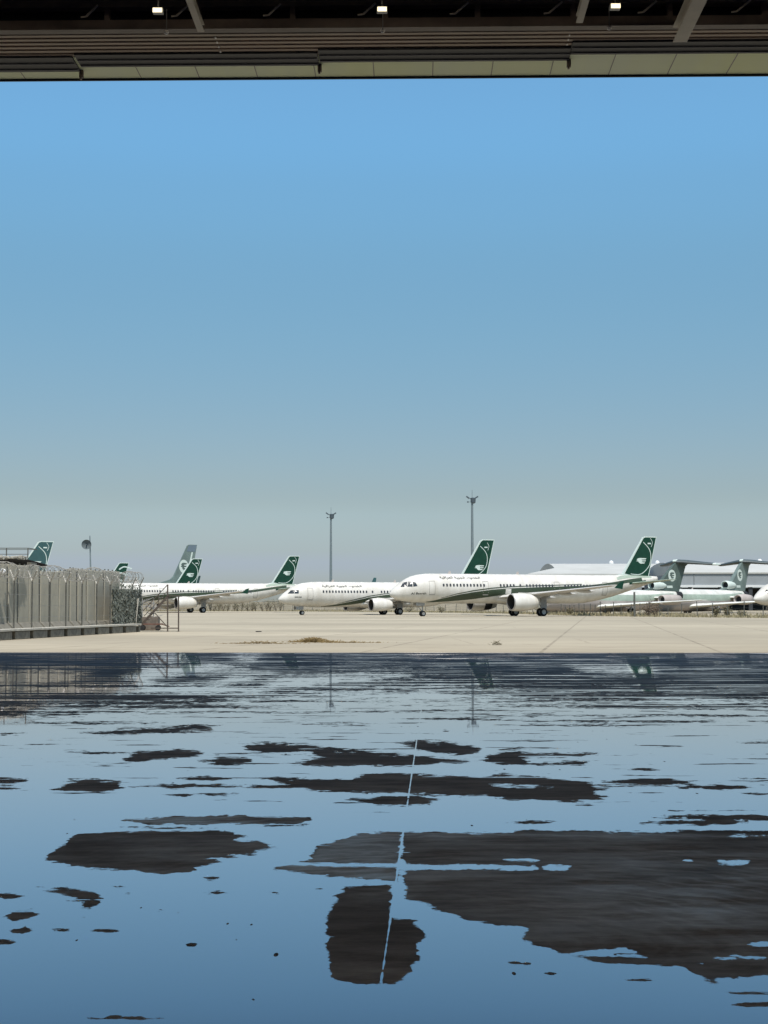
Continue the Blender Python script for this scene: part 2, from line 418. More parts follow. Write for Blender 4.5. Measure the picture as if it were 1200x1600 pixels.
def make_floor():
    ys = np.concatenate([np.arange(1019.0, 1110, 1.25), np.arange(1110, 1310, 2.0), np.arange(1310, 1661, 3.0)])
    xs = np.arange(-300, 1501, 4.0)
    th = np.array([-145 / F])
    rows = []
    for y in ys:
        a, b = G(600, y), G(601, y)
        rows.append((a.y, b.x - a.x))
    Yr = np.array([r[0] for r in rows]); Kx = np.array([r[1] for r in rows])
    XX = (xs[None, :] - 600) * Kx[:, None]
    YY = np.repeat(Yr[:, None], len(xs), 1)
    PX = np.repeat(xs[None, :], len(ys), 0).ravel(); PY = np.repeat(ys[:, None], len(xs), 1).ravel()
    P = np.stack([PX, PY], 1)
    f = np.full(len(P), -40.0)
    def crop(pl, mg=45):
        q = np.array(pl); return (PX > q[:, 0].min() - mg) & (PX < q[:, 0].max() + mg) & (PY > q[:, 1].min() - mg / 2) & (PY < q[:, 1].max() + mg / 2)
    for pl in dry:
        k = crop(pl); f[k] = np.maximum(f[k], sdist(P[k], pl))
    for cx, cy, rx, ry in ell:
        q = np.sqrt(((PX - cx) / rx) ** 2 + ((PY - cy) / ry) ** 2)
        f = np.maximum(f, (1 - q) * min(ry * 3.2, 14))
    # the band beyond: mostly drained floor with streaks of water, wetter in the middle
    top = np.interp(PY, [1018, 1022, 1045, 1072, 1088, 1100, 1118, 1140], [40, 34, 24, 15, 5, -7, -16, -50])
    side = np.interp(PX, [-200, 0, 300, 430, 520, 640, 760, 900, 1500], [24, 20, 10, 0, -10, -10, -3, 5.0, 9])
    top = top + np.where(top > -30, side, 0)
    f = np.maximum(f, top)
    for pl in wetl:
        k = crop(pl, 30); f[k] = np.minimum(f[k], -sdist(P[k], pl) + 0.0)
    f = np.clip(f, -40, 40)
    amp = np.interp(PY, [1018, 1040, 1095, 1125, 1200, 1300, 1600], [16, 15, 12, 6, 5, 5, 6])
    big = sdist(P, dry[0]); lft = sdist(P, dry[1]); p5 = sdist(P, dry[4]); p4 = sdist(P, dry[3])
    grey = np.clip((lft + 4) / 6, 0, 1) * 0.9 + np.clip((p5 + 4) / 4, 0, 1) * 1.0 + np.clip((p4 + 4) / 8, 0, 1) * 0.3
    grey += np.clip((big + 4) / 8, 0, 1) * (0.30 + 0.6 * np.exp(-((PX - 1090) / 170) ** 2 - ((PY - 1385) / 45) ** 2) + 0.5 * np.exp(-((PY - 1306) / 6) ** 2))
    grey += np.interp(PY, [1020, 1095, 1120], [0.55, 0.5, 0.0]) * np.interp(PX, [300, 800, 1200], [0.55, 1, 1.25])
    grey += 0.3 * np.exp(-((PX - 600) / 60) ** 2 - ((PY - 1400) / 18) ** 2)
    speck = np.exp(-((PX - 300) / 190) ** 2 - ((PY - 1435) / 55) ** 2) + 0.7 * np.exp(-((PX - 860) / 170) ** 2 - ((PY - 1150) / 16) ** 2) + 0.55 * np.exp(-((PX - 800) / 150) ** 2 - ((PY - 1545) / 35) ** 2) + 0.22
    nr, nc = len(ys), len(xs)
    V = np.stack([XX.ravel(), YY.ravel(), np.full(len(P), 0.008)], 1)
    Ythr = thr(V[:nc, 0]); V[:nc, 1] = Ythr           # far row follows the threshold
    idx = np.arange(nr * nc).reshape(nr, nc)
    quads = np.stack([idx[:-1, :-1], idx[:-1, 1:], idx[1:, 1:], idx[1:, :-1]], -1).reshape(-1, 4)
    # the rest of the hangar floor round it
    xl0, xl1 = V[0, 0], V[(nr - 1) * nc, 0]; xr0, xr1 = V[nc - 1, 0], V[nr * nc - 1, 0]; yn = Yr[-1]
    ex = np.array([(-45, thr(-45), .008), (-45, yn, .008), (-45, -46, .008), (45, -46, .008), (45, yn, .008), (45, thr(45), .008)])
    n0 = len(V); V = np.concatenate([V, ex])
    a, b, c, d = 0, (nr - 1) * nc, nr * nc - 1, nc - 1
    extra = [(n0 + 0, a, b, n0 + 1), (d, n0 + 5, n0 + 4, c)]
    me = bpy.data.meshes.new('wet_floor')
    faces = [tuple(q) for q in quads.tolist()] + extra + [(n0 + 1, b, c, n0 + 4, n0 + 3, n0 + 2)]
    me.from_pydata(V.tolist(), [], faces)
    pad = lambda q, v: np.concatenate([q, np.full(6, v)]).astype(np.float32)
    for nm, q, v in (('dry', f, -40.0), ('amp', amp, 6.0), ('grey', grey, 0.0), ('speck', speck, 0.2), ('streak', np.interp(PY, [1085, 1110, 1170, 1260, 1300, 1400], [.4, 1.15, 1.0, .9, .45, .2]) + 0.0 * PX, 0.0)):
        at = me.attributes.new(nm, 'FLOAT', 'POINT'); at.data.foreach_set('value', pad(q, v))
    me.update()
    o = bpy.data.objects.new('floor', me); col.objects.link(o); tag(o, kind='structure')
    return o

def floor_mat():
    m = bpy.data.materials.new('wet_concrete'); m.use_nodes = True
    n, l = m.node_tree.nodes, m.node_tree.links
    n.clear()
    out = n.new('ShaderNodeOutputMaterial')
    tc = n.new('ShaderNodeTexCoord')
    def at(nm):
        q = n.new('ShaderNodeAttribute'); q.attribute_name = nm; return q.outputs['Fac']
    def math_(op, a, b=None, c=None):
        q = n.new('ShaderNodeMath'); q.operation = op
        for i, v in enumerate((a, b, c)):
            if v is None: continue
            if isinstance(v, (int, float)): q.inputs[i].default_value = v
            else: l.new(v, q.inputs[i])
        return q.outputs[0]
    def noise(sc, det, st=(1, 1, 1), rg=0.6, rot=0):
        mp = n.new('ShaderNodeMapping'); mp.inputs['Scale'].default_value = st; mp.inputs['Rotation'].default_value = (0, 0, rot)
        l.new(tc.outputs['Object'], mp.inputs[0])
        t = n.new('ShaderNodeTexNoise'); t.inputs['Scale'].default_value = sc; t.inputs['Detail'].default_value = det; t.inputs['Roughness'].default_value = rg
        l.new(mp.outputs[0], t.inputs[0]); return t.outputs[0]
    def rng(src, lo, hi, a=0.0, b=1.0, sm=False):
        r = n.new('ShaderNodeMapRange')
        if sm: r.interpolation_type = 'SMOOTHSTEP'
        for i, v in enumerate((lo, hi, a, b)): r.inputs[1 + i].default_value = v
        l.new(src, r.inputs[0]); return r.outputs[0]
    nz = noise(1.6, 9, (1, 1, 1), 0.62)
    nstreak = noise(0.9, 7, (0.45, 1.5, 1), 0.6, R(6))
    nfine = noise(9.0, 9, (0.7, 0.8, 1), 0.72)
    nn = math_('ADD', math_('MULTIPLY', math_('SUBTRACT', nz, 0.5), 1.5), math_('MULTIPLY', math_('SUBTRACT', nstreak, 0.5), 1.8))
    nn = math_('ADD', nn, math_('MULTIPLY', math_('SUBTRACT', nfine, 0.5), 2.4))
    v = math_('ADD', at('dry'), math_('MULTIPLY', nn, math_('MULTIPLY', at('amp'), 3.0)))
    thin = noise(1.0, 6, (0.22, 3.2, 1), 0.55, R(9))
    v = math_('SUBTRACT', v, math_('MULTIPLY', rng(thin, 0.55, 0.62), math_('MULTIPLY', rng(at('amp'), 7, 11), 52)))
    thin2 = noise(2.2, 7, (0.3, 2.4, 1), 0.6, R(-5))
    thin3 = noise(1.7, 7, (0.35, 2.6, 1), 0.6, R(14))
    v = math_('SUBTRACT', v, math_('MULTIPLY', math_('MAXIMUM', rng(thin2, 0.63, 0.68), rng(thin3, 0.65, 0.69)), 13))
    thin4 = noise(1.5, 8, (0.5, 2.0, 1), 0.66, R(4))
    v = math_('MAXIMUM', v, math_('MULTIPLY', math_('SUBTRACT', thin4, math_('MULTIPLY_ADD', at('streak'), -0.155, 0.768)), 160))
    # joints: grooves full of water, every 4.25 m
    sx = n.new('ShaderNodeSeparateXYZ'); l.new(tc.outputs['Object'], sx.inputs[0])
    u = math_('ADD', sx.outputs[0], math_('MULTIPLY_ADD', sx.outputs[1], -JS, -JX + 2.125 + 42.5))
    u = math_('ABSOLUTE', math_('SUBTRACT', math_('MODULO', u, 4.25), 2.125))
    gap = noise(1.3, 3)
    joint = math_('MULTIPLY', math_('MULTIPLY', rng(math_('ADD', u, math_('MULTIPLY', math_('SUBTRACT', noise(9, 4), 0.5), 0.014)), 0.002, 0.007, 0.9, 0), rng(gap, 0.38, 0.45, 0.0, 1)), rng(at('amp'), 8, 11, 1, 0))
    v = math_('SUBTRACT', v, math_('MULTIPLY', joint, 60))
    # specks of grit standing in the water
    vo = n.new('ShaderNodeTexVoronoi'); vo.inputs['Scale'].default_value = 9.5; mps = n.new('ShaderNodeMapping'); mps.inputs['Scale'].default_value = (1.0, 0.28, 1); l.new(tc.outputs['Object'], mps.inputs[0]); l.new(mps.outputs[0], vo.inputs['Vector'])
    cs = n.new('ShaderNodeSeparateColor'); l.new(vo.outputs['Color'], cs.inputs[0])
    rad = math_('MULTIPLY', math_('MULTIPLY', cs.outputs[1], cs.outputs[1]), 0.13)
    sp = math_('MULTIPLY', math_('LESS_THAN', vo.outputs['Distance'], rad), math_('LESS_THAN', cs.outputs[0], math_('MULTIPLY', at('speck'), 0.95)))
    gf = noise(2.6, 5)
    fw = math_('MULTIPLY_ADD', math_('MULTIPLY', rng(gf, 0.5, 0.72), rng(at('amp'), 9, 12, 1, 0.2)), 11.0, 0.9)
    soft = math_('MULTIPLY', math_('ADD', v, 0.35), math_('DIVIDE', 1.0, fw)); soft = rng(soft, 0, 1, 0, 1, True)
    isdry = math_('MAXIMUM', soft, sp)
    # damp fringe
    # dry look
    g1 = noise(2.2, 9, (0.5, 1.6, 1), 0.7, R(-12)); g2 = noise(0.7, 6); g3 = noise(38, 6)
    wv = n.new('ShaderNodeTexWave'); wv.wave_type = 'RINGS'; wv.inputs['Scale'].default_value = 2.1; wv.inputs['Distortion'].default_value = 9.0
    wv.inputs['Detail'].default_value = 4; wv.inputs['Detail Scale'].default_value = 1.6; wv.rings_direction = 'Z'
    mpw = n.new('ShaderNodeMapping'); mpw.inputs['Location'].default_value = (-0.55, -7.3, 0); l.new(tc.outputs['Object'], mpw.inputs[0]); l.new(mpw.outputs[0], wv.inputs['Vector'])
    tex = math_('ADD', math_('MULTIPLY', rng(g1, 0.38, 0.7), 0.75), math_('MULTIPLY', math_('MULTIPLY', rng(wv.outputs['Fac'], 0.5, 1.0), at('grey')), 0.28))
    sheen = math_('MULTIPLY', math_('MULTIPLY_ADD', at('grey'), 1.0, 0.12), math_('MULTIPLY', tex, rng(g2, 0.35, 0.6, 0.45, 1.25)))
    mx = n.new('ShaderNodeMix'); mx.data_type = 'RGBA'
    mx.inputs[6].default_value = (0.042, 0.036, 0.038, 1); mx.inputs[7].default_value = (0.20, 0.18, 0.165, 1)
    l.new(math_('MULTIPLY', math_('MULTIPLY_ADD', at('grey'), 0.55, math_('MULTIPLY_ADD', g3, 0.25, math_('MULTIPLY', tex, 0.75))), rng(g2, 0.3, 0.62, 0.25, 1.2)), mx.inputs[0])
    pd = n.new('ShaderNodeBsdfPrincipled')
    l.new(mx.outputs[2], pd.inputs['Base Color'])
    pd.inputs['Roughness'].default_value = 0.8; pd.inputs['Specular IOR Level'].default_value = 0.08
    gl = n.new('ShaderNodeBsdfGlossy'); gl.inputs['Roughness'].default_value = 0.32; gl.inputs['Color'].default_value = (0.62, 0.57, 0.53, 1)
    bp = n.new('ShaderNodeBump'); bp.inputs['Strength'].default_value = 0.25; bp.inputs['Distance'].default_value = 0.01
    l.new(g3, bp.inputs['Height']); l.new(bp.outputs[0], gl.inputs['Normal']); l.new(bp.outputs[0], pd.inputs['Normal'])
    ms = n.new('ShaderNodeMixShader')
    l.new(math_('MULTIPLY', math_('MINIMUM', math_('MULTIPLY', sheen, 0.5), 0.6), rng(at('amp'), 8, 12, 1, 0.45)), ms.inputs[0]); l.new(pd.outputs[0], ms.inputs[1]); l.new(gl.outputs[0], ms.inputs[2])
    # water film
    pw = n.new('ShaderNodeBsdfDiffuse'); pw.inputs['Color'].default_value = (0.02, 0.025, 0.15, 1)
    gw = n.new('ShaderNodeBsdfGlossy'); gw.inputs['Roughness'].default_value = 0.02; gw.inputs['Color'].default_value = (1.0, 0.965, 0.99, 1)
    lw = n.new('ShaderNodeLayerWeight'); lw.inputs['Blend'].default_value = 0.5
    b2 = n.new('ShaderNodeBump'); b2.inputs['Strength'].default_value = 0.012; b2.inputs['Distance'].default_value = 0.02
    l.new(noise(3.0, 3), b2.inputs['Height']); l.new(b2.outputs[0], gw.inputs['Normal'])
    m3 = n.new('ShaderNodeMixShader')
    cs_ = math_('SUBTRACT', 1.0, lw.outputs['Facing'])
    l.new(math_('MINIMUM', math_('MAXIMUM', math_('SUBTRACT', 1.0, math_('MULTIPLY', math_('MULTIPLY', cs_, cs_), 9.2)), 0.05), 0.97), m3.inputs[0])
    l.new(pw.outputs[0], m3.inputs[1]); l.new(gw.outputs[0], m3.inputs[2])
    pw = m3
    m2 = n.new('ShaderNodeMixShader')
    l.new(isdry, m2.inputs[0]); l.new(pw.outputs[0], m2.inputs[1]); l.new(ms.outputs[0], m2.inputs[2])
    l.new(m2.outputs[0], out.inputs['Surface'])
    return m
ja, jb = G(645, 1200), G(595, 1540)
JS = (ja.x - jb.x) / (ja.y - jb.y); JX = ja.x - JS * ja.y
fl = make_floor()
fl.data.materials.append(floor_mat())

# ------------------------------------------------------------------ the hangar we stand in
hg = empty('maintenance_hangar', (0, 0, 0), SLOPE)
tag(hg, 'dark hangar roof overhead with ribbed brown cladding and pale green soffit over the open doorway', 'hangar')
YF = 42.6
HZ = A(600, 119.5, YF).z
TOP = (YT - YF) * tan(SUN_EL) / cos(R(11)) - 0.05
def zp(py, Y, px=600): return A(px, py, Y + SLOPE * (px - 600) / F * Y).z
MB().box((0, -1.6, TOP - 0.5), (84, 2 * (YF + 0.4) + 0.0, 1.0)).build('roof', M['hroof'], hg)
for sx_ in (-1, 1):
    MB().box((sx_ * 41.8, -1.7, (TOP - 1) / 2), (0.4, 2 * YF, TOP - 1.0)).build('side_wall', M['hwall'], hg)
    MB().box((sx_ * 34.3, YF - 0.3, (TOP - 1) / 2), (14.6, 0.3, TOP - 1.0)).build('front_wall', M['hwall'], hg)
MB().box((0, -44.3, (TOP - 1) / 2), (83.2, 0.4, TOP - 1.0)).build('back_wall', M['hwall'], hg)
MB().box((0, YF - 0.1, (TOP - 1 + HZ + 0.1) / 2), (54, 0.2, TOP - 1 - HZ - 0.1)).build('header_panel', M['hwall'], hg)
sf = MB().box((0, YF - 0.85, HZ + 0.04), (54, 1.7, 0.08)).build('soffit', M['soffit'], hg)
for k in range(-9, 10):
    MB().box((k * 1.65 + 0.5, YF - 0.85, HZ - 0.004), (0.022, 1.62, 0.012)).build('seam', M['line'], sf)
MB().box((0, YF + 0.03, HZ - 0.02), (54, 0.05, 0.07)).build('drip_edge', M['track'], hg)
# door tracks, stepped in length
segs = [(-27.0, 66, 112.5, 0.45), (66, 448, 104.0, 0.62), (448, 845, 96.5, 0.80), (845, 27.0, 84.5, 0.98)]
def yz(py, z):     # distance at which height z is seen in image row py
    return (z - CAMZ) / ((zp(py, 40.0) - CAMZ) / 40.0)
for i, (a, b, py, dy) in enumerate(segs):
    zb_ = HZ - 0.05
    cx = 33 if i == 0 else 1022 if i == 3 else (a + b) / 2
    off = SLOPE * (cx - 600) / F * 41
    Y = yz(py, zb_) - off; Y2 = yz(py - (22 if i == 0 else 19), zb_) - off
    xa = a if i == 0 else (a - 600) / F * Y
    xb = b if i == 3 else (b - 600) / F * Y
    xm, xl = (xa + xb) / 2, xb - xa - .02
    t_ = MB().box((xm, (Y + Y2) / 2, zb_ + .03), (xl, Y - Y2, .06)).build('door_track', M['track'], hg)
    for q in (.2, .62):
        MB().box((xm, Y + (Y2 - Y) * q, zb_ - .02), (xl - .04, .02, .03)).build('track_flange', mat('track_edge', (0.07, 0.08, 0.11), 0.5), t_)
    if i < 3:
        MB().box((xb + .0, Y + .06, zb_ - .02), (.11, .12, .26)).box((xb - .01, Y + .04, zb_ - .17), (.05, .08, .08)).build('track_stop', M['truss'], hg)
# ribbed cladding
Yc = YF - 1.75
zc_ = HZ + 0.05
def yat(py):      # where the ceiling at this height is seen
    return (zc_ - CAMZ) / ((zp(py, 40.0) - CAMZ) / 40.0)
cl = MB(); prof = []
nr_ = 6; yb0, yb1 = Yc, yat(46)
for i in range(nr_):
    p = (yb1 - yb0) / nr_; b0 = yb0 + i * p
    prof += [(0, b0), (-0.05, b0 + p * 0.1), (-0.05, b0 + p * 0.62), (0.02, b0 + p * 0.72), (0.07, b0 + p * 0.76), (0.07, b0 + p * 0.96)]
prof += [(0, yb1)]
L = [(-27, y, zc_ + z) for z, y in prof]; Rr = [(27, y, zc_ + z) for z, y in prof]
cl.add(L + Rr, [(i, i + 1, i + 1 + len(prof), i + len(prof)) for i in range(len(prof) - 1)])
cl.build('ribbed_cladding', M['rib'], hg)
for px in (292, 838):
    for k in range(5):
        py = 53 + k * 7.3
        MB().box(((px - 600) / F * Yc, yat(py), zc_ - 0.065), (0.04, 0.09, 0.03)).build('cladding_clip', M['bulb'], hg)
# truss behind the cladding
Yt = yb1 - 0.2
z1, z2 = zp(46, Yt), zp(31, Yt)
MB().box((0, Yt, (z1 + z2) / 2), (54, 0.3, z2 - z1)).build('truss_chord', M['truss'], hg)
z3, z4 = zp(11, Yt), zp(-14, Yt)
MB().box((0, Yt, (z3 + z4) / 2), (54, 0.3, z4 - z3)).build('truss_chord', mat('truss_upper', (0.2, 0.18, 0.14), 0.6, 0.2, 1), hg)
MB().box((0, Yt + .35, (z2 - .1 + TOP - 1) / 2), (54, 0.1, TOP - 1 - z2 + .1)).build('inner_fascia', M['track'], hg)
for px in (108, 255, 405, 553, 700, 852, 1005, 1155):
    MB().box(((px - 600) / F * Yt, Yt, (z2 + z3) / 2), (0.14, 0.2, z3 - z2)).build('truss_post', M['truss'], hg)
for px in (78, 222, 368, 518, 664, 812, 960, 1107):
    x = (px - 600) / F * Yt
    MB().bar((x, Yt - 0.35, zp(30, Yt)), (x + 0.33, Yt - 0.5, zp(16, Yt)), 0.04).bar((x - 0.14, Yt - 0.35, zp(31, Yt)), (x, Yt - 0.35, zp(30, Yt)), 0.035).build('brace', M['girder'], hg)
# girders running back over the floor
for px, py, wd, Yg in ((1014, 66, 0.36, YF - 1.9), (857, 36, 0.17, YF - 2.6), (266, 50, 0.17, YF - 2.0)):
    hh = wd * 1.1
    Yg = yz(py, HZ - .08 - hh) - SLOPE * (px - 600) / F * 40
    p = A(px, py, Yg + SLOPE * (px - 600) / F * 40)
    g = MB()
    g.box((p.x, (Yg - 30) / 2, p.z + 0.012), (wd, Yg + 30, 0.03)).box((p.x, (Yg - 30) / 2, p.z + hh / 2), (wd * 0.25, Yg + 30.02, hh)).box((p.x, (Yg - 30) / 2, p.z + hh), (wd, Yg + 30, 0.03))
    g.build('girder', M['girder'], hg)
for i in range(12):          # far inner rafters
    MB().box((0, YF - 6 - i * 6.5, TOP - 1.35), (83, 0.3, 0.7)).build('rafter', M['truss'], hg)

# ------------------------------------------------------------------ lamps under the roof
lampn = ['left', 'middle', 'right']
for i, (px, py) in enumerate(((247, 18.5), (597, 17), (961, 12))):
    p = A(px, py, 36.0)
    L0 = empty('hanging_or_fill_lamp', p)
    tag(L0, 'lit lamp hanging from the dark hangar roof, %s of three' % ['leftmost', 'middle one', 'rightmost'][i], 'lamp', 'lit lamps under the hangar roof')
    MB().box((0, 0, 0.02), (0.25, 0.19, 0.12)).build('housing', M['steel'], L0, bevel=0.01)
    MB().box((0, -0.115, 0.0), (0.22, 0.03, 0.10)).build('diffuser', M['lampw'], L0)
    MB().tube([(0, 0, 0.1), (0, 0, TOP - 1 - p.z)], 0.018).build('rod', M['steel'], L0)
for i, (px, py) in enumerate(((260, 50.5), (598, 48), (952, 44))):
    p = A(px, py, YF - 4.2)
    L0 = empty('ceiling_sensor', p)
    tag(L0, 'small white globe below the %s lit lamp under the hangar roof' % lampn[i], 'sensor', 'white globes under the hangar truss')
    MB().lathe([(-0.06, 0.001), (-0.05, 0.035), (-0.02, 0.06), (0.02, 0.062), (0.05, 0.045), (0.06, 0.001)], (0, 0, 0), 'z', 14).build('globe', M['bulb'], L0, smooth='all')
    MB().tube([(0, 0, 0.05), (0, 0, 0.6)], 0.012).build('stem', M['steel'], L0)

k_ = 0
for yy, nm_ in ((22, 'second'), (8, 'third'), (-8, 'fourth')):  # fill lamps added out of view to brighten the roof steel
    for xx, sd_n in ((-5.3, 'left'), (0, 'middle'), (5.4, 'right')):
        fill_lamp = empty('hanging_or_fill_lamp', (xx * 1.6, yy, 15.8))
        tag(fill_lamp, 'unseen fill lamp added in the %s row back from the doorway, %s of three' % (nm_, sd_n), 'lamp', 'lit lamps under the hangar roof')
        MB().box((0, 0, 0.06), (0.30, 0.22, 0.08)).build('housing', M['steel'], fill_lamp, bevel=0.01)
        MB().box((0, 0, 0.0), (0.24, 0.2, 0.03)).build('diffuser', M['lamp'], fill_lamp)
        MB().box((0, 0.12, 0.0), (0.24, 0.02, 0.12)).build('diffuser', M['lamp'], fill_lamp)
        MB().tube([(0, 0, 0.1), (0, 0, TOP - 16.8)], 0.018).build('rod', M['steel'], fill_lamp)

# ------------------------------------------------------------------ aircraft
SPEC = {}
SPEC['narrow'] = dict(z0=3.85, zw=0.42, winz=0.46,
    st=[(0, -.78, .02, .02), (.08, -.77, .22, .2), (.3, -.72, .5, .46), (.7, -.64, .80, .76), (1.2, -.54, 1.07, 1.03), (1.8, -.40, 1.31, 1.30), (2.5, -.24, 1.51, 1.56), (3.2, -.12, 1.66, 1.76), (4.2, -.04, 1.82, 1.93), (5.6, 0, 1.94, 2.05), (7, 0, 1.975, 2.07),
        (29, 0, 1.975, 2.07), (31.5, .04, 1.95, 2.03), (34, .25, 1.83, 1.83), (36.5, .55, 1.60, 1.56), (39, .90, 1.26, 1.22), (41.5, 1.25, .86, .84), (43.2, 1.48, .56, .55), (44.4, 1.62, .33, .36), (44.5, 1.62, .2, .22)],
    fin=[(35.9, 5.75), (38.3, 6.15), (41.95, 11.62), (42.4, 11.76), (44.45, 11.76), (42.75, 5.5), (36.2, 5.3)], fint=(.26, .10),
    panel=[(38.55, 6.22), (42.08, 11.5), (42.4, 11.62), (44.32, 11.62), (42.72, 5.85), (41.0, 5.7)],
    wing=[(15.4, 1.2, -1.25, 8.2, .95), (16.9, 1.95, -1.15, 6.6, .85), (19.3, 6.4, -.72, 4.0, .5), (24.7, 16.9, .35, 1.6, .18)],
    stab=[(38.3, .5, .85, 4.0, .35), (38.9, 1.0, .9, 3.5, .32), (42.0, 6.2, 1.4, 1.5, .13)],
    eng=dict(x=15.75, y=5.75, z=1.95, L=4.15, r=1.16), fence=1.3,
    ng=(5.07, .39), mg=(21.98, 3.8, .59))
SPEC['twin'] = dict(z0=3.22, zw=0.40, winz=0.45,
    st=[(0, -.80, .02, .02), (.08, -.79, .2, .18), (.35, -.74, .48, .42), (.9, -.62, .84, .80), (1.5, -.48, 1.12, 1.10), (2.1, -.30, 1.33, 1.38), (2.9, -.15, 1.51, 1.62), (4, -.05, 1.69, 1.83), (5.5, 0, 1.84, 1.97), (7, 0, 1.88, 2.005),
        (24.5, 0, 1.88, 2.005), (27, .08, 1.84, 1.92), (30, .38, 1.62, 1.62), (33, .78, 1.20, 1.20), (35.5, 1.10, .78, .80), (37.2, 1.32, .42, .46), (38, 1.4, .2, .24)],
    fin=[(28.3, 5.15), (31.7, 5.95), (32.6, 6.6), (36.2, 12.3), (36.7, 12.5), (38.9, 12.5), (37.0, 4.9), (29, 4.8)], fint=(.24, .09),
    panel=[(32.7, 6.4), (36.3, 12.1), (36.7, 12.35), (38.75, 12.35), (36.95, 5.5), (34, 5.4)],
    wing=[(13.2, 1.1, -1.15, 8.2, .9), (14.9, 1.9, -1.05, 6.8, .8), (17.6, 6.0, -.65, 4.2, .5), (23.3, 17.0, .55, 1.5, .16)],
    stab=[(32.9, .5, .95, 4.2, .35), (33.5, .9, 1.0, 3.7, .32), (37.1, 7.1, 1.75, 1.5, .13)],
    eng=dict(x=13.7, y=4.83, z=1.55, L=3.6, r=1.02, flat=.86), winglet=True, fence=0,
    ng=(4.0, .35), mg=(19.58, 2.86, .55))
SPEC['trijet'] = dict(z0=2.55, zw=0.42, winz=0.45,
    st=[(0, -.7, .02, .02), (.1, -.69, .22, .2), (.5, -.6, .6, .55), (1.2, -.46, 1.02, 1.0), (2.0, -.28, 1.34, 1.38), (3, -.12, 1.58, 1.68), (4.5, 0, 1.8, 1.92), (6.5, 0, 1.88, 2.0),
        (27, 0, 1.88, 2.0), (30, .1, 1.84, 1.9), (33, .32, 1.6, 1.68), (36, .62, 1.25, 1.36), (38.5, .85, 1.0, 1.08), (40.3, 1.0, .86, .90)],
    fin=[(31.2, 4.45), (34.6, 5.2), (36.4, 6.4), (40.6, 9.85), (45.0, 9.95), (43.6, 9.2), (41.2, 4.1), (33, 4.0)], fint=(.45, .28),
    wing=[(14.5, 1.1, -1.1, 8.4, .9), (16.5, 1.9, -1.0, 6.9, .8), (20.5, 7, -.55, 4.3, .5), (26.5, 16.4, .1, 1.9, .2)],
    stab=None, eng=None, fence=0, ng=(4.7, .38), mg=(24, 2.86, .6))

def sec(sp, x):
    st = sp['st']
    x = max(st[0][0], min(st[-1][0], x))
    for a, b in zip(st, st[1:]):
        if a[0] <= x <= b[0]:
            t = (x - a[0]) / (b[0] - a[0]); break
    return [a[i] + (b[i] - a[i]) * t for i in (1, 2, 3)]

def skin(sp, x, phi, off=0.012, side=-1):
    """point on the fuselage: phi degrees up from the keel, side -1 = port"""
    zc, rw, rh = sec(sp, x)
    p = R(phi)
    return Vector((x, side * (rw + off) * sin(p), sp['z0'] + zc - (rh + off) * cos(p)))

def skinz(sp, x, z, off=0.012, side=-1):
    zc, rw, rh = sec(sp, x)
    c = max(-.999, min(.999, -(z - sp['z0'] - zc) / rh))
    return skin(sp, x, math.degrees(math.acos(c)), off, side)

def band(sp, tbl, name, mt, par, off=0.012, sides=(-1, 1), nx=90):
    m = MB(); xs = [t[0] for t in tbl]
    for sd_ in sides:
        vs = []; K = 7
        for i in range(nx + 1):
            x = xs[0] + (xs[-1] - xs[0]) * i / nx
            a = np.interp(x, xs, [t[1] for t in tbl]); b = np.interp(x, xs, [t[2] for t in tbl])
            for k in range(K + 1): vs.append(skin(sp, x, a + (b - a) * k / K, off, sd_))
        m.add(vs, [(i * (K + 1) + k, (i + 1) * (K + 1) + k, (i + 1) * (K + 1) + k + 1, i * (K + 1) + k + 1) for i in range(nx) for k in range(K)])
    return m.build(name, mt, par, smooth='all')

def text_on(sp, body, x0, x1, phi, height, par, mt, name='lettering'):
    c = bpy.data.curves.new('txt', 'FONT'); c.body = body; c.resolution_u = 3; c.offset = .022
    to = bpy.data.objects.new('txt', c); col.objects.link(to)
    bpy.context.view_layer.update()
    me = bpy.data.meshes.new_from_object(to.evaluated_get(bpy.context.evaluated_depsgraph_get()))
    bpy.data.objects.remove(to)
    X = [v.co.x for v in me.vertices]; Y = [v.co.y for v in me.vertices]
    mx, wx, my, wy = min(X), max(X) - min(X), min(Y), max(Y) - min(Y)
    for v in me.vertices:
        x = x0 + (v.co.x - mx) / wx * (x1 - x0)
        h = (v.co.y - my) / wy * height
        rr = sec(sp, x)[2]
        v.co = skin(sp, x, phi + math.degrees(h / rr), 0.014)
    me.materials.append(mt); me.name = name
    o = bpy.data.objects.new(name, me); col.objects.link(o); o.parent = par
    return o

AIRLINE = "\uFE8D\uFEDF\uFEA8\uFEC4\uFEEE\uFEC1 \uFE8D\uFEDF\uFEA0\uFEEE\uFEF3\uFE94 \uFE8D\uFEDF\uFECC\uFEAE\uFE8D\uFED7\uFEF4\uFE94"[::-1]

def foil(x, y, z, c, t, n=8):
    pts = []
    for k in range(n + 1):
        u = (1 - cos(pi * k / n)) / 2
        th_ = t / 2 * (2.6 * sqrt(u) * (1 - u) + 0.02)
        pts.append((x + u * c, y, z + th_ * 1.1))
    for k in range(n - 1, 0, -1):
        u = (1 - cos(pi * k / n)) / 2
        th_ = t / 2 * (2.6 * sqrt(u) * (1 - u) + 0.02)
        pts.append((x + u * c, y, z - th_ * 0.75))
    return pts

def fin_y(sp, z):
    zs = [p[1] for p in sp['fin']]; a, b = sp['fint']
    t = (z - min(zs)) / (max(zs) - min(zs)); return a + (b - a) * max(0, min(1, t))

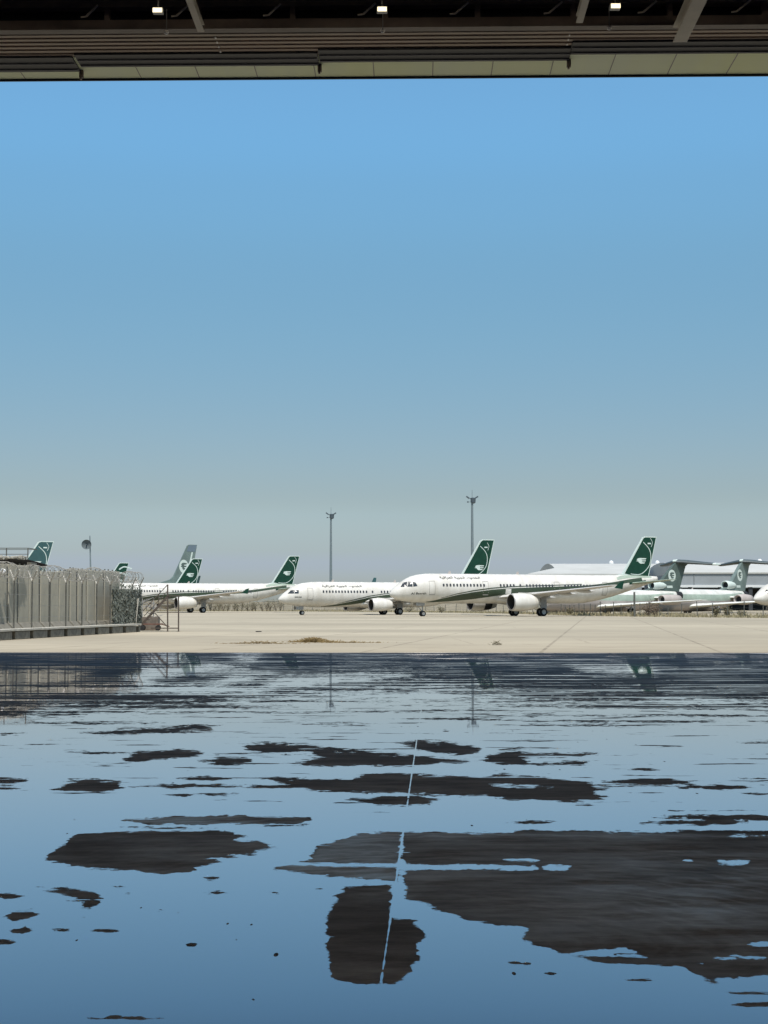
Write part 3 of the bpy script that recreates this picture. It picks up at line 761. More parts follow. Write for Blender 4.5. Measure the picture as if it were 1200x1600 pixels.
def fin_decal(sp, pts, name, mt, par, off, sides=(-1, 1)):
    m = MB()
    for s_ in sides:
        P = [Vector((x, s_ * (fin_y(sp, z) + off), z)) for x, z in pts]
        tr = tessellate_polygon([[Vector((x, z, 0)) for x, z in pts]])
        m.add(P, [tuple(t) for t in tr])
    return m.build(name, mt, par)

def stroke(pts, wd):
    """thin ribbon polygon along a smooth path in fin coordinates"""
    P = []
    n = len(pts)
    for i in range(n - 1):
        p0, p1, p2, p3 = pts[max(i - 1, 0)], pts[i], pts[i + 1], pts[min(i + 2, n - 1)]
        for k in range(6):
            t = k / 6
            P.append(tuple(0.5 * (2 * b + (c - a) * t + (2 * a - 5 * b + 4 * c - d) * t * t + (3 * b - a - 3 * c + d) * t ** 3) for a, b, c, d in zip(p0, p1, p2, p3)))
    P.append(pts[-1])
    Lp, Rp = [], []
    for i, p in enumerate(P):
        a, b = P[max(i - 1, 0)], P[min(i + 1, len(P) - 1)]
        dx, dz = b[0] - a[0], b[1] - a[1]; q = sqrt(dx * dx + dz * dz) or 1
        Lp.append((p[0] - dz / q * wd / 2, p[1] + dx / q * wd / 2)); Rp.append((p[0] + dz / q * wd / 2, p[1] - dx / q * wd / 2))
    return Lp + Rp[::-1]

BIRD = [(-1.1, -.05), (-.75, .12), (-.95, .3), (-.6, .5), (-.1, .56), (1.1, .5), (.95, .3), (.1, .26), (.1, .12), (1.0, .1), (.88, -.08), (.1, -.1), (.12, -.22), (.8, -.28), (.62, -.46), (-.15, -.52), (-.5, -.3), (-.62, -.1)]

def engine(sp, root, side, dark_only=False):
    e = sp['eng']; r = e['r']; L = e['L']
    c = (e['x'], side * e['y'], e['z'])
    m = MB()
    prof = [(0.03, r * .90), (0, r * .93), (0.05, r * .97), (0.3, r * 1.03), (L * .25, r * 1.08), (L * .5, r * 1.06), (L * .75, r * .92), (L * .93, r * .74), (L * 1.0, r * .66), (L * .98, r * .60), (L * .8, r * .62)]
    m.lathe(prof, c, 'x', 32, e.get('flat'))
    o = m.build('engine', M['white'], root, smooth='all')
    MB().lathe([(0.02, r * .895), (-.005, r * .93), (0.06, r * .985), (0.16, r * 1.012)], c, 'x', 32, e.get('flat')).build('inlet_lip', M['metal'], o, smooth='all')
    MB().lathe([(L * .30, r * .80), (L * .08, r * .84), (0.035, r * .895)], c, 'x', 32, e.get('flat')).build('inlet_duct', M['fan'], o, smooth='all')
    f = MB()
    f.lathe([(L * .14, 0.02), (L * .19, r * .2), (L * .22, r * .28)], c, 'x', 20)
    f.lathe([(L * .24, r * .26), (L * .24, r * .84)], c, 'x', 32)
    for k in range(22):
        a = 2 * pi * k / 22
        d1 = Vector((0, cos(a), sin(a))); d2 = Vector((0, cos(a + .2), sin(a + .2)))
        cc = Vector(c)
        f.add([cc + Vector((L * .2, 0, 0)) + d1 * r * .25, cc + Vector((L * .23, 0, 0)) + d2 * r * .25, cc + Vector((L * .235, 0, 0)) + d2 * r * .82, cc + Vector((L * .205, 0, 0)) + d1 * r * .82], [(0, 1, 2, 3)])
    f.build('fan', M['fan'], o)
    MB().lathe([(L * .8, r * .45), (L * .98, r * .4), (L * 1.12, r * .15), (L * 1.16, .01)], c, 'x', 20).build('exhaust_cone', M['metal'], o, smooth='all')
    # pylon
    w_ = MB(); x0 = c[0]; z0 = c[2]
    wz = sp['z0'] + np.interp(e['y'], [s[1] for s in sp['wing']], [s[2] for s in sp['wing']])
    wx = np.interp(e['y'], [s[1] for s in sp['wing']], [s[0] for s in sp['wing']])
    pr = [(x0 + L * .22, z0 + r * 1.0), (x0 + L * .35, z0 + r * 1.16), (wx + .3, wz + .16), (wx + 2.6, wz - .1), (x0 + L * 1.15, z0 + r * .55), (x0 + L * .9, z0 + r * .5)]
    a = [(x, c[1] - .17, z) for x, z in pr]; b = [(x, c[1] + .17, z) for x, z in pr]
    w_.loft([a, b], True)
    w_.build('pylon', M['wing'], root)

def wheel(r, wd, root_gear, c):
    o = MB().lathe([(-wd / 2, r * .55), (-wd / 2, r * .86), (-wd * .36, r * .97), (0, r), (wd * .36, r * .97), (wd / 2, r * .86), (wd / 2, r * .55)], c, 'y', 24).build('wheel', M['tyre'], root_gear, smooth='all')
    MB().lathe([(-wd * .42, .01), (-wd * .46, r * .25), (-wd * .38, r * .5), (-wd * .5, r * .56)], c, 'y', 18).lathe([(wd * .42, .01), (wd * .46, r * .25), (wd * .38, r * .5), (wd * .5, r * .56)], c, 'y', 18).build('hub', M['hub'], o, smooth='all')

def gear(sp, root, x, y, r, ztop, nose=False, drop=0.0):
    g = MB()
    sep = .23 if nose else .44
    g.tube([(x, y, r - drop), (x + (.0 if nose else -.1), y * (1 if nose else .98), ztop)], [r * .18, r * .26], 10)
    g.bar((x, y, r * 1.6), (x - (1.3 if nose else 0), y - (0 if nose else math.copysign(1.3, y)), ztop - .1), .09)
    g.tube([(x, y - sep, r - drop), (x, y + sep, r - drop)], r * .14, 8)
    if nose:
        g.box((x - .55, y - .42, ztop - .42), (1.3, .03, .5)).box((x - .55, y + .42, ztop - .42), (1.3, .03, .5))
    else:
        g.box((x + .02, y * 1.12, (ztop + r) / 2 + .2), (1.0, .04, (ztop - r) * .75))
    o = g.build('landing_gear', M['strut'], root)
    for s_ in (-1, 1): wheel(r, r * .52, o, (x, y + s_ * sep, r - drop))

def airliner(kind, name, label, px, D, theta, livery='new', lettering=None, tail='green', cabin=True, scale=1.0, z=0.0, X=None, drop=0.0, group='airliners parked across the apron', slim=1.0):
    sp = SPEC[kind]
    x0 = X if X is not None else (px - 600) / F * D
    root = empty(name, (x0, D, z), R(theta))
    root.scale = (scale * slim, scale, scale)
    tag(root, label, 'airliner', group)
    old = livery == 'old'
    wh = M['oldwhite'] if old else M['white']
    n = 44
    rings = []
    xs = sorted(set([s[0] for s in sp['st']] + list(np.arange(.2, 6, .4)) + list(np.arange(30, sp['st'][-1][0], 1.0))))
    xs = [x for i, x in enumerate(xs) if i == 0 or x - xs[i - 1] > .06 or x < .2]
    for x in xs:
        zc, rw, rh = sec(sp, x)
        rings.append([(x, rw * sin(2 * pi * k / n), sp['z0'] + zc - rh * cos(2 * pi * k / n)) for k in range(n)])
    body = MB().loft(rings).build('fuselage', wh, root, smooth='all')
    # wing-body fairing
    if kind != 'trijet':
        w0 = sp['wing'][0]
        rg = []
        for u in np.linspace(0, 1, 13):
            x = w0[0] - 1.2 + u * (w0[3] + 4.0); e_ = max(.02, sin(pi * u)) ** .5
            rg.append([(x, (2.05 * e_) * cos(2 * pi * k / 20), sp['z0'] - 1.35 + (.95 * e_) * sin(2 * pi * k / 20)) for k in range(20)])
        MB().loft(rg).build('wing_fairing', wh, root, smooth='all')
    for s_ in (-1, 1):
        m = MB().loft([[(p[0], s_ * p[1], sp['z0'] + p[2]) for p in foil(*q)] for q in sp['wing']])
        wg = m.build('wing', M['oldwhite'] if old else M['wing'], root, smooth=True)
        if kind != 'trijet':
            for yy in (3.6, 8.3, 11.6):
                xw = np.interp(yy, [q[1] for q in sp['wing']], [q[0] + q[3] for q in sp['wing']]); zw_ = np.interp(yy, [q[1] for q in sp['wing']], [q[2] for q in sp['wing']])
                MB().lathe([(-2.2, .02), (-1.4, .2), (-.3, .24), (.6, .12), (1.0, .02)], (xw, s_ * yy, sp['z0'] + zw_ - .22), 'x', 10).build('flap_fairing', M['wing'], wg, smooth='all')
        q = sp['wing'][-1]
        if sp.get('winglet'):
            qs = [foil(q[0] + .0, q[1], q[2], q[3], .14), foil(q[0] + .45, q[1] + .35, q[2] + .25, 1.3, .12), foil(q[0] + 1.7, q[1] + .75, q[2] + 2.5, .55, .06)]
            MB().loft([[(p[0], s_ * p[1], sp['z0'] + p[2]) for p in f_] for f_ in qs]).build('winglet', M['teal'], wg, smooth=True)
        elif sp['fence']:
            P = [(q[0] + .5, -.35), (q[0] + 1.8, -.5), (q[0] + 1.9, 0), (q[0] + 2.1, .6), (q[0] + 1.4, .4)]
            yy = q[1] + .02
            MB().loft([[(a, s_ * yy, sp['z0'] + q[2] + b) for a, b in P], [(a, s_ * (yy + .06), sp['z0'] + q[2] + b) for a, b in P]]).build('winglet', M['green'], wg)
        if sp['stab']:
            MB().loft([[(p[0], s_ * p[1], sp['z0'] + p[2]) for p in foil(*q2)] for q2 in sp['stab']]).build('stabiliser', M['palegreen'] if not old else M['oldgreen'], root, smooth=True)
        if sp['eng']: engine(sp, root, s_)
    # fin
    fp = sp['fin']
    m = MB()
    cx = sum(p[0] for p in fp) / len(fp)
    a = [(x, -fin_y(sp, zz), zz) for x, zz in fp]; b = [(x, fin_y(sp, zz), zz) for x, zz in fp]
    tr = tessellate_polygon([[Vector((x, zz, 0)) for x, zz in fp]])
    nn = len(fp)
    m.add(a + b, [tuple(t) for t in tr] + [tuple(i + nn for i in t) for t in tr] + [(i, (i + 1) % nn, (i + 1) % nn + nn, i + nn) for i in range(nn)])
    finm = (M['oldgreen'] if kind == 'trijet' and tail != 'sage' else M['sage']) if old else (M['logo'])
    fin = m.build('fin', finm, root)
    G_ = M['teal'] if tail == 'teal' else M['green']
    if kind in ('narrow', 'twin') and not old:
        fin_decal(sp, sp['panel'], 'green_panel', G_, fin, .012)
        ox, oz = (0, 0) if kind == 'narrow' else (-5.85, .45)
        if tail != 'striped':
            fin_decal(sp, stroke([(42.0 + ox, 10.9 + oz), (42.95 + ox, 10.0 + oz), (43.3 + ox, 9.0 + oz), (43.1 + ox, 7.7 + oz), (42.3 + ox, 6.7 + oz), (41.2 + ox, 6.1 + oz), (39.6 + ox, 6.15 + oz)], .11), 'arc_line', M['logo'], fin, .022)
            fin_decal(sp, stroke([(43.3 + ox, 11.5 + oz), (43.65 + ox, 10.9 + oz), (43.4 + ox, 10.2 + oz)], .07), 'arc_line', M['logo'], fin, .022)
            fin_decal(sp, [(42.75 + ox, 10.62 + oz), (43.4 + ox, 10.62 + oz), (43.35 + ox, 10.82 + oz), (42.8 + ox, 10.82 + oz)], 'flag_mark', M['logo'], fin, .032)
            bx, bz = (41.55 + ox, 8.1 + oz)
            if kind == 'twin': bx, bz = 35.9, 7.75
            fin_decal(sp, [(bx + .85 * p[0], bz + .8 * p[1]) for p in BIRD], 'bird_emblem', M['logo'], fin, .022)
        else:
            for k, (z_, w_) in enumerate(((7.3, .45), (8.9, .35), (10.4, .3))):
                xx = 39.3 + (z_ - 6.2) * .67
                fin_decal(sp, stroke([(xx - .1, z_ - .3), (xx + 1, z_ + .35), (xx + 2.2, z_ + .2), (xx + 3.1, z_ - .1)], w_), 'pale_stripe', M['logo'], fin, .022)
    if old:
        rc = {'trijet': (39.3, 7.35, 1.12), 'twin': (35.2, 8.4, 1.25)}[kind]
        circ = [(rc[0] + rc[2] * cos(2 * pi * k / 26), rc[1] + rc[2] * sin(2 * pi * k / 26)) for k in range(26)]
        fin_decal(sp, circ, 'roundel', M['logo'], fin, .015)
        fin_decal(sp, [(rc[0] + .62 * rc[2] * p[0], rc[1] + 1.0 * rc[2] * p[1]) for p in BIRD], 'bird_emblem', M['oldgreen'], fin, .025)
        if kind == 'twin':
            fin_decal(sp, [(36.0, 11.2), (36.45, 12.2), (36.8, 12.42), (38.8, 12.42), (38.4, 11.2)], 'fin_tip', mat('blue_grey_tip', (.12, .16, .19), .5), fin, .015)
            fin_decal(sp, [(37.35, 11.1), (37.75, 11.1), (36.2, 5.6), (35.7, 5.6)], 'pale_stripe', M['logo'], fin, .015)
        if kind == 'trijet':
            fin_decal(sp, [(37.6, 5.0), (39.4, 5.0), (39.3, 5.45), (37.7, 5.45)], 'lettering', M['logo'], fin, .015)
    # livery bands
    if not old and cabin:
        if kind == 'narrow':
            band(sp, [(5.2, 22, 26), (7.2, 27, 47), (9.5, 35, 64), (12, 44, 76), (15, 58, 86), (18, 70, 92), (24, 81, 98), (30, 90, 104), (36, 96, 112), (41.2, 98, 128)], 'green_stripe', M['olive'], root, .012)
            band(sp, [(7.2, 50, 52), (9.5, 68, 71), (12, 80, 84), (15, 90, 94), (18, 96, 100), (24, 102, 106), (30, 108, 111)], 'green_pinstripe', M['olive'], root, .012)
            band(sp, [(38.6, 84, 97), (41.9, 80, 97)], 'tail_patch', M['green'], root, .02, nx=10)
            band(sp, [(36.5, 122, 138), (38.2, 128, 165), (41, 129, 172), (43.2, 120, 165)], 'pale_green_tail', M['palegreen'], root, .016, nx=20)
        else:
            band(sp, [(7, 18, 21), (9.5, 26, 40), (12, 38, 58), (15, 56, 78), (18, 68, 90), (24, 84, 100), (33, 100, 118)], 'green_stripe', M['olive'], root, .012)
            band(sp, [(9.5, 44, 46), (12, 62, 66), (15, 82, 86), (18, 94, 97), (24, 104, 107)], 'green_pinstripe', M['olive'], root, .012)
    if old and kind == 'trijet':
        band(sp, [(2, 98, 122), (39, 82, 122)], 'green_stripe', M['palegreen'], root, .012)
        band(sp, [(2, 8, 98), (39.5, 8, 82)], 'lower_paint', M['belly'], root, .012)
        # top intake and ducting, tail pipe, side engines, T tail
        MB().lathe([(.9, .62), (.05, .68), (0, .74), (.06, .8), (1, .86), (3.2, .7), (4.6, .3)], (33.4, 0, 5.4), 'x', 20).build('top_intake', M['logo'], root, smooth='all')
        MB().lathe([(.7, .02), (.7, .58)], (33.4, 0, 5.4), 'x', 20).build('intake_mouth', M['dark'], root)
        MB().lathe([(0, .92), (1.2, .86), (1.9, .80), (1.9, .70), (.6, .68), (.6, .02)], (40.2, 0, 3.55), 'x', 24).build('tail_pipe', M['dark'], root, smooth='all')
        for s_ in (-1, 1):
            e = MB().lathe([(.8, .48), (.02, .74), (0, .80), (.08, .88), (1.5, 1.0), (3.5, .98), (5.2, .86), (5.2, .76), (4.0, .7)], (32.6, s_ * 2.95, 2.75), 'x', 22).build('engine', M['belly'], root, smooth='all')
            MB().lathe([(.6, .02), (.6, .6)], (32.6, s_ * 2.95, 2.75), 'x', 22).lathe([(4.9, .02), (4.9, .76)], (32.6, s_ * 2.95, 2.75), 'x', 22).build('engine_mouth', M['dark'], e)
            MB().loft([foil(32.0, s_ * 1.4, 3.15, 3.6, .4), foil(32.4, s_ * 2.3, 3.12, 3.2, .35)]).build('pylon', M['oldwhite'], root, smooth=True)
            MB().loft([[(p[0], s_ * p[1], p[2]) for p in foil(*q)] for q in [(40.3, 0.0, 9.95, 4.9, .9), (41.2, 1.2, 9.9, 4.3, .85), (44.0, 6.2, 9.45, 2.8, .5)]]).build('stabiliser', M['slate'], root, smooth=True)
            MB().loft([[(p[0], s_ * p[1], p[2]) for p in foil(*q)] for q in [(44.0, 6.21, 9.45, 2.8, .52), (44.4, 6.6, 9.42, 1.8, .3)]]).build('stabiliser_tip', M['logo'], root, smooth=True)
        MB().lathe([(-.1, .01), (.4, .26), (1.3, .34), (2.8, .22), (3.8, .02)], (40.0, 0, 10.12), 'x', 12).build('fin_bullet', M['logo'], root, smooth='all')
    # cockpit windows, doors, cabin windows
    if kind != 'trijet' and cabin:
        z_ = sp['z0']
        if kind == 'narrow': cw = [[(1.25, .16), (1.75, .74), (2.25, .90), (1.98, .20)], [(2.06, .20), (2.33, .90), (2.82, .90), (2.76, .22)], [(2.85, .22), (2.91, .88), (3.25, .80), (3.45, .30)]]
        else: cw = [[(1.25, .10), (1.8, .62), (2.35, .70), (2.1, .12)], [(2.17, .12), (2.42, .70), (2.9, .68), (2.85, .14)]]
        for sd_ in (-1, 1):
            for wq in cw:
                P = []
                for i in range(4):
                    a_, b_ = wq[i], wq[(i + 1) % 4]
                    for k in range(3): P.append((a_[0] + (b_[0] - a_[0]) * k / 3, a_[1] + (b_[1] - a_[1]) * k / 3))
                pts = [skinz(sp, x, z_ + b_, .016, sd_) for x, b_ in P]
                cc = skinz(sp, sum(p[0] for p in P) / 12, z_ + sum(p[1] for p in P) / 12, .02, sd_)
                mm = MB(); mm.add(pts + [cc], [(i, (i + 1) % 12, 12) for i in range(12)]); mm.build('cockpit_window', M['glass'], root)
        doors = [(5.2 if kind == 'narrow' else 4.3), (13.6 if kind == 'narrow' else None), (25.3 if kind == 'narrow' else None), (33.6 if kind == 'narrow' else 28.8)]
        for dx in doors:
            if dx is None: continue
            P = [(dx, -.85), (dx + .85, -.85), (dx + .85, 1.0), (dx, 1.0)]
            mm = MB()
            for i in range(4):
                a_, b_ = P[i], P[(i + 1) % 4]
                qs = [(a_[0] + (b_[0] - a_[0]) * k / 6, a_[1] + (b_[1] - a_[1]) * k / 6) for k in range(7)]
                hor = abs(a_[1] - b_[1]) < .01
                w2 = .035 if not (hor and a_[1] < 0) else .07
                for k in range(6):
                    u, v = qs[k], qs[k + 1]
                    if hor: c4 = [(u[0], u[1] - w2), (v[0], v[1] - w2), (v[0], v[1] + w2), (u[0], u[1] + w2)]
                    else: c4 = [(u[0] - w2, u[1]), (u[0] + w2, u[1]), (v[0] + w2, v[1]), (v[0] - w2, v[1])]
                    mm.add([skinz(sp, x, z_ + b2, .014) for x, b2 in c4], [(0, 1, 2, 3)])
            mm.build('door', M['line'], root)
        wm = None
        zz = sp['winz']
        x = 7.35 if kind == 'narrow' else 6.9
        i = 0
        end = 33.2 if kind == 'narrow' else 27.5
        while x < end:
            skip = (kind == 'narrow' and (13 <= i <= 16 or i in (22, 24, 34, 35, 36))) or (kind == 'twin' and i in (15, 17, 18, 23))
            if not skip:
                if wm is None:
                    mm = MB(); hw, hh = .14, .19
                    vs = []
                    for b_ in (-hh, -hh * .6, 0, hh * .6, hh):
                        q = hw * (1 if abs(b_) < hh * .9 else .6)
                        for s2 in (-q, q):
                            p = skinz(sp, 15, z_ + zz + b_, .026); vs.append((s2, p.y, p.z))
                    mm.add(vs, [(2 * k, 2 * k + 1, 2 * k + 3, 2 * k + 2) for k in range(4)])
                    wm = mm.build('window', M['win'], root); wm.location.x = x
                else:
                    c = wm.copy(); col.objects.link(c); c.parent = root; c.location.x = x
            x += .533; i += 1
        if lettering:
            text_on(sp, AIRLINE, lettering[0], lettering[1], lettering[2], lettering[3], root, M['text'])
    # landing gear
    if kind == 'trijet':
        gear(sp, root, *sp['ng'][:1], 0, sp['ng'][1], 1.2, True)
        for s_ in (-1, 1): gear(sp, root, sp['mg'][0], s_ * sp['mg'][1], sp['mg'][2], 1.5)
    else:
        gear(sp, root, sp['ng'][0], 0, sp['ng'][1], sp['z0'] - 1.7, True)
        for s_ in (-1, 1): gear(sp, root, sp['mg'][0], s_ * sp['mg'][1], sp['mg'][2], sp['z0'] - 1.2)
    # aerials on the spine
    if cabin:
        an = MB()
        for ax in (9, 20):
            an.loft([[(ax, -.03, z_t), (ax + .5, -.03, z_t), (ax + .5, .03, z_t), (ax, .03, z_t)] if q == 0 else [(ax + .25, -.01, z_t + .4), (ax + .5, -.01, z_t + .4), (ax + .5, .01, z_t + .4), (ax + .25, .01, z_t + .4)] for q, z_t in ((0, sp['z0'] + sec(sp, ax)[2] - .02), (1, sp['z0'] + sec(sp, ax)[2] - .02))])
        an.build('aerial', M['belly'], root)
    return root

main = airliner('narrow', 'airliner', 'nearest and largest white airliner, green swoosh and bird tail, in the centre right', 0, 210, 26, X=0.75, lettering=(7.0, 13.4, 127, .62))
text_on(SPEC['narrow'], 'Al Basrah', 2.55, 4.75, 66, .30, main, M['text'], 'name_lettering')
MB().add([skin(SPEC['narrow'], x, p, .03) for x in (17.2, 18.1) for p in (70, 80, 90)], [(0, 3, 4, 1), (1, 4, 5, 2)]).build('white_patch', M['white'], main)
sec737 = airliner('twin', 'airliner', 'white airliner with winglets, its rear half hidden behind the nearest airliner', 0, 240, 26, X=-16.5, lettering=(6.8, 13.7, 122, .62))
MB().add([skinz(SPEC['twin'], x, SPEC['twin']['z0'] - zz, .014) for x in (2.2, 3.3) for zz in (.35, .48)], [(0, 1, 3, 2)]).build('name_lettering', M['text'], sec737)
airliner('narrow', 'airliner', 'white airliner with green stripe behind the steel stairs and netting at the left', 0, 300, 26, X=-57.5, lettering=(7.0, 13.4, 127, .62))
def tailpos(px, D, th, tx):      # nose position from where the fin tip stands
    return ((px - 600) / F * D - tx * cos(R(th)), D - tx * sin(R(th)))
def at_tail(kind, label, px, D, th, tx, **k):
    x, y = tailpos(px, D, th, tx * k.get('scale', 1.0) * k.get('slim', 1.0))
    return airliner(kind, 'airliner', label, 0, y, th, X=x, **k)
at_tail('narrow', 'airliner farther back whose green bird tail overlaps the taller faded tail with a disc', 310, 338, 26, 43.5)
at_tail('twin', 'airliner with tall faded green tail, white disc emblem and blue grey tip, at the left', 300, 372, 40, 37.6, livery='old', scale=1.29, slim=.8)
at_tail('narrow', 'airliner with a small dark green tail striped in white, behind the blast wall end', 201, 372, 26, 44.4, tail='striped')
at_tail('narrow', 'airliner showing only its haze-tinted green tail above the black sacking on the wall', 83, 246, 26, 44.4, tail='teal')
at_tail('trijet', 'faded green trijet whose T tail stands just right of the nearest airliner tail', 1066, 282, 42, 43.0, livery='old', scale=.96, z=-.15, group='old trijets in the dry grass')
at_tail('trijet', 'old trijet with narrow white tail emblem in front of the grey hangar wall at right', 1166, 318, 52, 43.0, livery='old', tail='sage', scale=1.08, z=-.3, group='old trijets in the dry grass')
airliner('twin', 'airliner', 'white airliner nose poking into the picture at the right edge', 1177, 230, 30)

# ------------------------------------------------------------------ far hangars
def shed(name, label, px0, px1, D, zr, ze, wallrange, dome=(), low=True, ridge_in=0.25, depth=60):
    xa, xb = (px0 - 600) / F * D, (px1 - 600) / F * D
    root = empty(name, ((xa + xb) / 2, D, 0)); tag(root, label, 'hangar', 'hangars beyond the apron')
    W = xb - xa
    Zr, Ze = A(600, zr, D + depth / 2).z, A(600, ze, D).z
    # curved roof: arches front to back
    rings = []
    for u in (-.5, .5):
        ring = []
        for k in range(13):
            t = k / 12
            ring.append((u * W, t * depth, Ze + (Zr - Ze) * sin(pi * t) ** .8))
        ring += [(u * W, depth, Ze - .4), (u * W, 0, Ze - .4)]
        rings.append(ring)
    MB().loft(rings).build('roof', M['roofw'], root, smooth=True)
    zt, zb_ = A(600, wallrange[0], D).z, A(600, wallrange[1], D).z
    MB().box((0, .6, (Ze - .4 + zb_) / 2), (W - .6, .5, Ze - .4 - zb_)).build('wall', M['wallg'], root)
    mm = MB()
    k = -W / 2 + 4
    while k < W / 2:
        mm.box((k, .3, (Ze - .4 + zb_) / 2), (.22, .12, Ze - .4 - zb_ - .1)); k += 10.5
    mm.build('wall_rib', mat('wall_rib_paint', (.16, .175, .18), .7), root)
    MB().box((0, .2, zb_ - .3), (W, .5, .55)).build('trim', M['trim'], root)
    if low:
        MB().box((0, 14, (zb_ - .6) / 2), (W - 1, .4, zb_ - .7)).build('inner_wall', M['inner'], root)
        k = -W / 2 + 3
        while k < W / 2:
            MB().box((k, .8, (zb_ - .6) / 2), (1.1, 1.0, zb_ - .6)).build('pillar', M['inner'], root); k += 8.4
        k = -W / 2 + 6
        j = 0
        while k < W / 2 - 4:
            if j % 2 == 0: MB().box((k + 1.2, 13.6, 3.2), (4.6, .2, 1.3)).build('window_strip', M['wallg'], root)
            k += 8.4; j += 1
    for px in dome:
        MB().lathe([(0, .8), (.3, .85), (.9, .8), (1.4, .4), (1.5, .02)], (((px - 600) / F * (D + depth / 2)) - (xa + xb) / 2, depth / 2, Zr - .3), 'z', 16).build('roof_vent', M['trim'], root, smooth='all')
    for s_ in (-1, 1):
        MB().box((s_ * (W / 2 - .3), depth / 2, (Ze - .4) / 2), (.5, depth - 1.4, Ze - .4)).build('side_wall', M['wallg'], root)
    return root
shed('aircraft_hangar', 'grey walled hangar with pale arched roof and open dark ground floor behind the old trijets', 1062, 1420, 430, 879.5, 894, (893, 914), dome=(1187,))
shed('aircraft_hangar', 'long low hangar with white roof behind the tail of the nearest airliner', 872, 1058, 500, 881, 897.5, (897, 915), dome=(955, 1027), depth=70)
# low annex roof at its left
an_ = empty('low_shed', ((855 - 600) / F * 470, 470, 0)); tag(an_, 'low shed with sloping white roof at the left end of the long white hangar', 'shed')
za_ = A(600, 896.5, 470).z; zb2 = A(600, 887, 482).z
MB().add([(-6, 0, za_), (30, 0, za_), (30, 14, zb2), (4, 14, zb2), (-6, 0, za_ - .4), (30, 0, za_ - .4), (30, 14, za_ - .4), (4, 14, za_ - .4)], [(0, 1, 2, 3), (4, 7, 6, 5), (0, 4, 5, 1), (1, 5, 6, 2), (2, 6, 7, 3), (3, 7, 4, 0)]).build('roof', M['roofw'], an_)
MB().box((13, 5, (za_ - .4) / 2), (32, 8, za_ - .4)).build('wall', M['wallg'], an_)

# ------------------------------------------------------------------ light masts and dish mast
for px, py, D, lb in ((517, 797, 457, 'tall floodlight mast rising behind the Arabic title of the smaller airliner'), (738, 772, 394, 'tallest floodlight mast, rising beside a green tail behind the nearest airliner')):
    zt = A(px, py + 8, D).z
    root = empty('light_mast', ((px - 600) / F * D, D, 0)); tag(root, lb, 'light mast', 'floodlight masts on the apron')
    MB().tube([(0, 0, 0), (0, 0, zt * .5), (0, 0, zt)], [.46, .36, .26], 12).build('pole', M['mast'], root, smooth=True)
    MB().tube([(0, 0, zt - .2), (0, 0, zt + 2.4)], [.07, .05], 8).build('lightning_rod', M['mast'], root)
    MB().lathe([(-1.1, .3), (-.9, .62), (.3, .7), (.4, .3)], (.25, 0, zt), 'z', 12).build('head_frame', M['masthead'], root)
    for s_, a_ in ((-1, .62), (1, -.55)):
        p = Vector((s_ * 1.1, 0, zt + .45))
        g = MB().box(p, (1.0, .6, .34), 0, a_).bar((s_ * .3, 0, zt + .1), p, .12)
        g.build('floodlight', M['masthead'], root)
    MB().box((-1.1, .3, zt - .7), (.4, .4, .3)).bar((0, 0, zt - .7), (-1.0, .3, zt - .7), .08).build('floodlight', M['masthead'], root)
D = 300
root = empty('dish_mast', ((142 - 600) / F * D, D, 0)); tag(root, 'thin mast with a round grey dish, rising above the blast wall', 'antenna mast')
zt = A(142, 837, D).z
MB().tube([(0, 0, 0), (-.05, 0, zt * .6), (-.25, 0, zt)], [.2, .15, .1], 8).build('pole', M['mast'], root)
MB().lathe([(0, .95), (.1, .9), (.28, .55), (.36, .05), (.42, .05), (.34, .6), (.16, .95)], (-.8, -.6, A(136, 851, D).z), 'y', 22).build('dish', mat('dish_grey', (.10, .12, .125), .8, spec=.2), root, smooth='all')
MB().tube([(-.8, -.75, A(136, 851, D).z), (-.8, -.2, A(136, 851, D).z)], .12, 8).bar((-.8, -.3, A(136, 851, D).z), (-.15, 0, A(136, 851, D).z - .1), .1).build('feed', M['masthead'], root)

# ------------------------------------------------------------------ blast walls, blocks, fence at the left
def lerp(a, b, t): return Vector(a) * (1 - t) + Vector(b) * t
W0 = Vector((-19.35, 74.0, 0)); W1 = Vector((-15.95, 92.2, 0))
wd = (W1 - W0).normalized(); wn_ = Vector((wd.y, -wd.x, 0))
wa = atan2(wd.y, wd.x)
ordn = ['first', 'second', 'third', 'fourth', 'fifth', 'sixth', 'seventh', 'eighth', 'ninth', 'tenth', 'eleventh', 'twelfth', 'thirteenth', 'fourteenth', 'fifteenth', 'sixteenth', 'seventeenth', 'eighteenth']
NP = 14
seg = (W1 - W0).length / NP
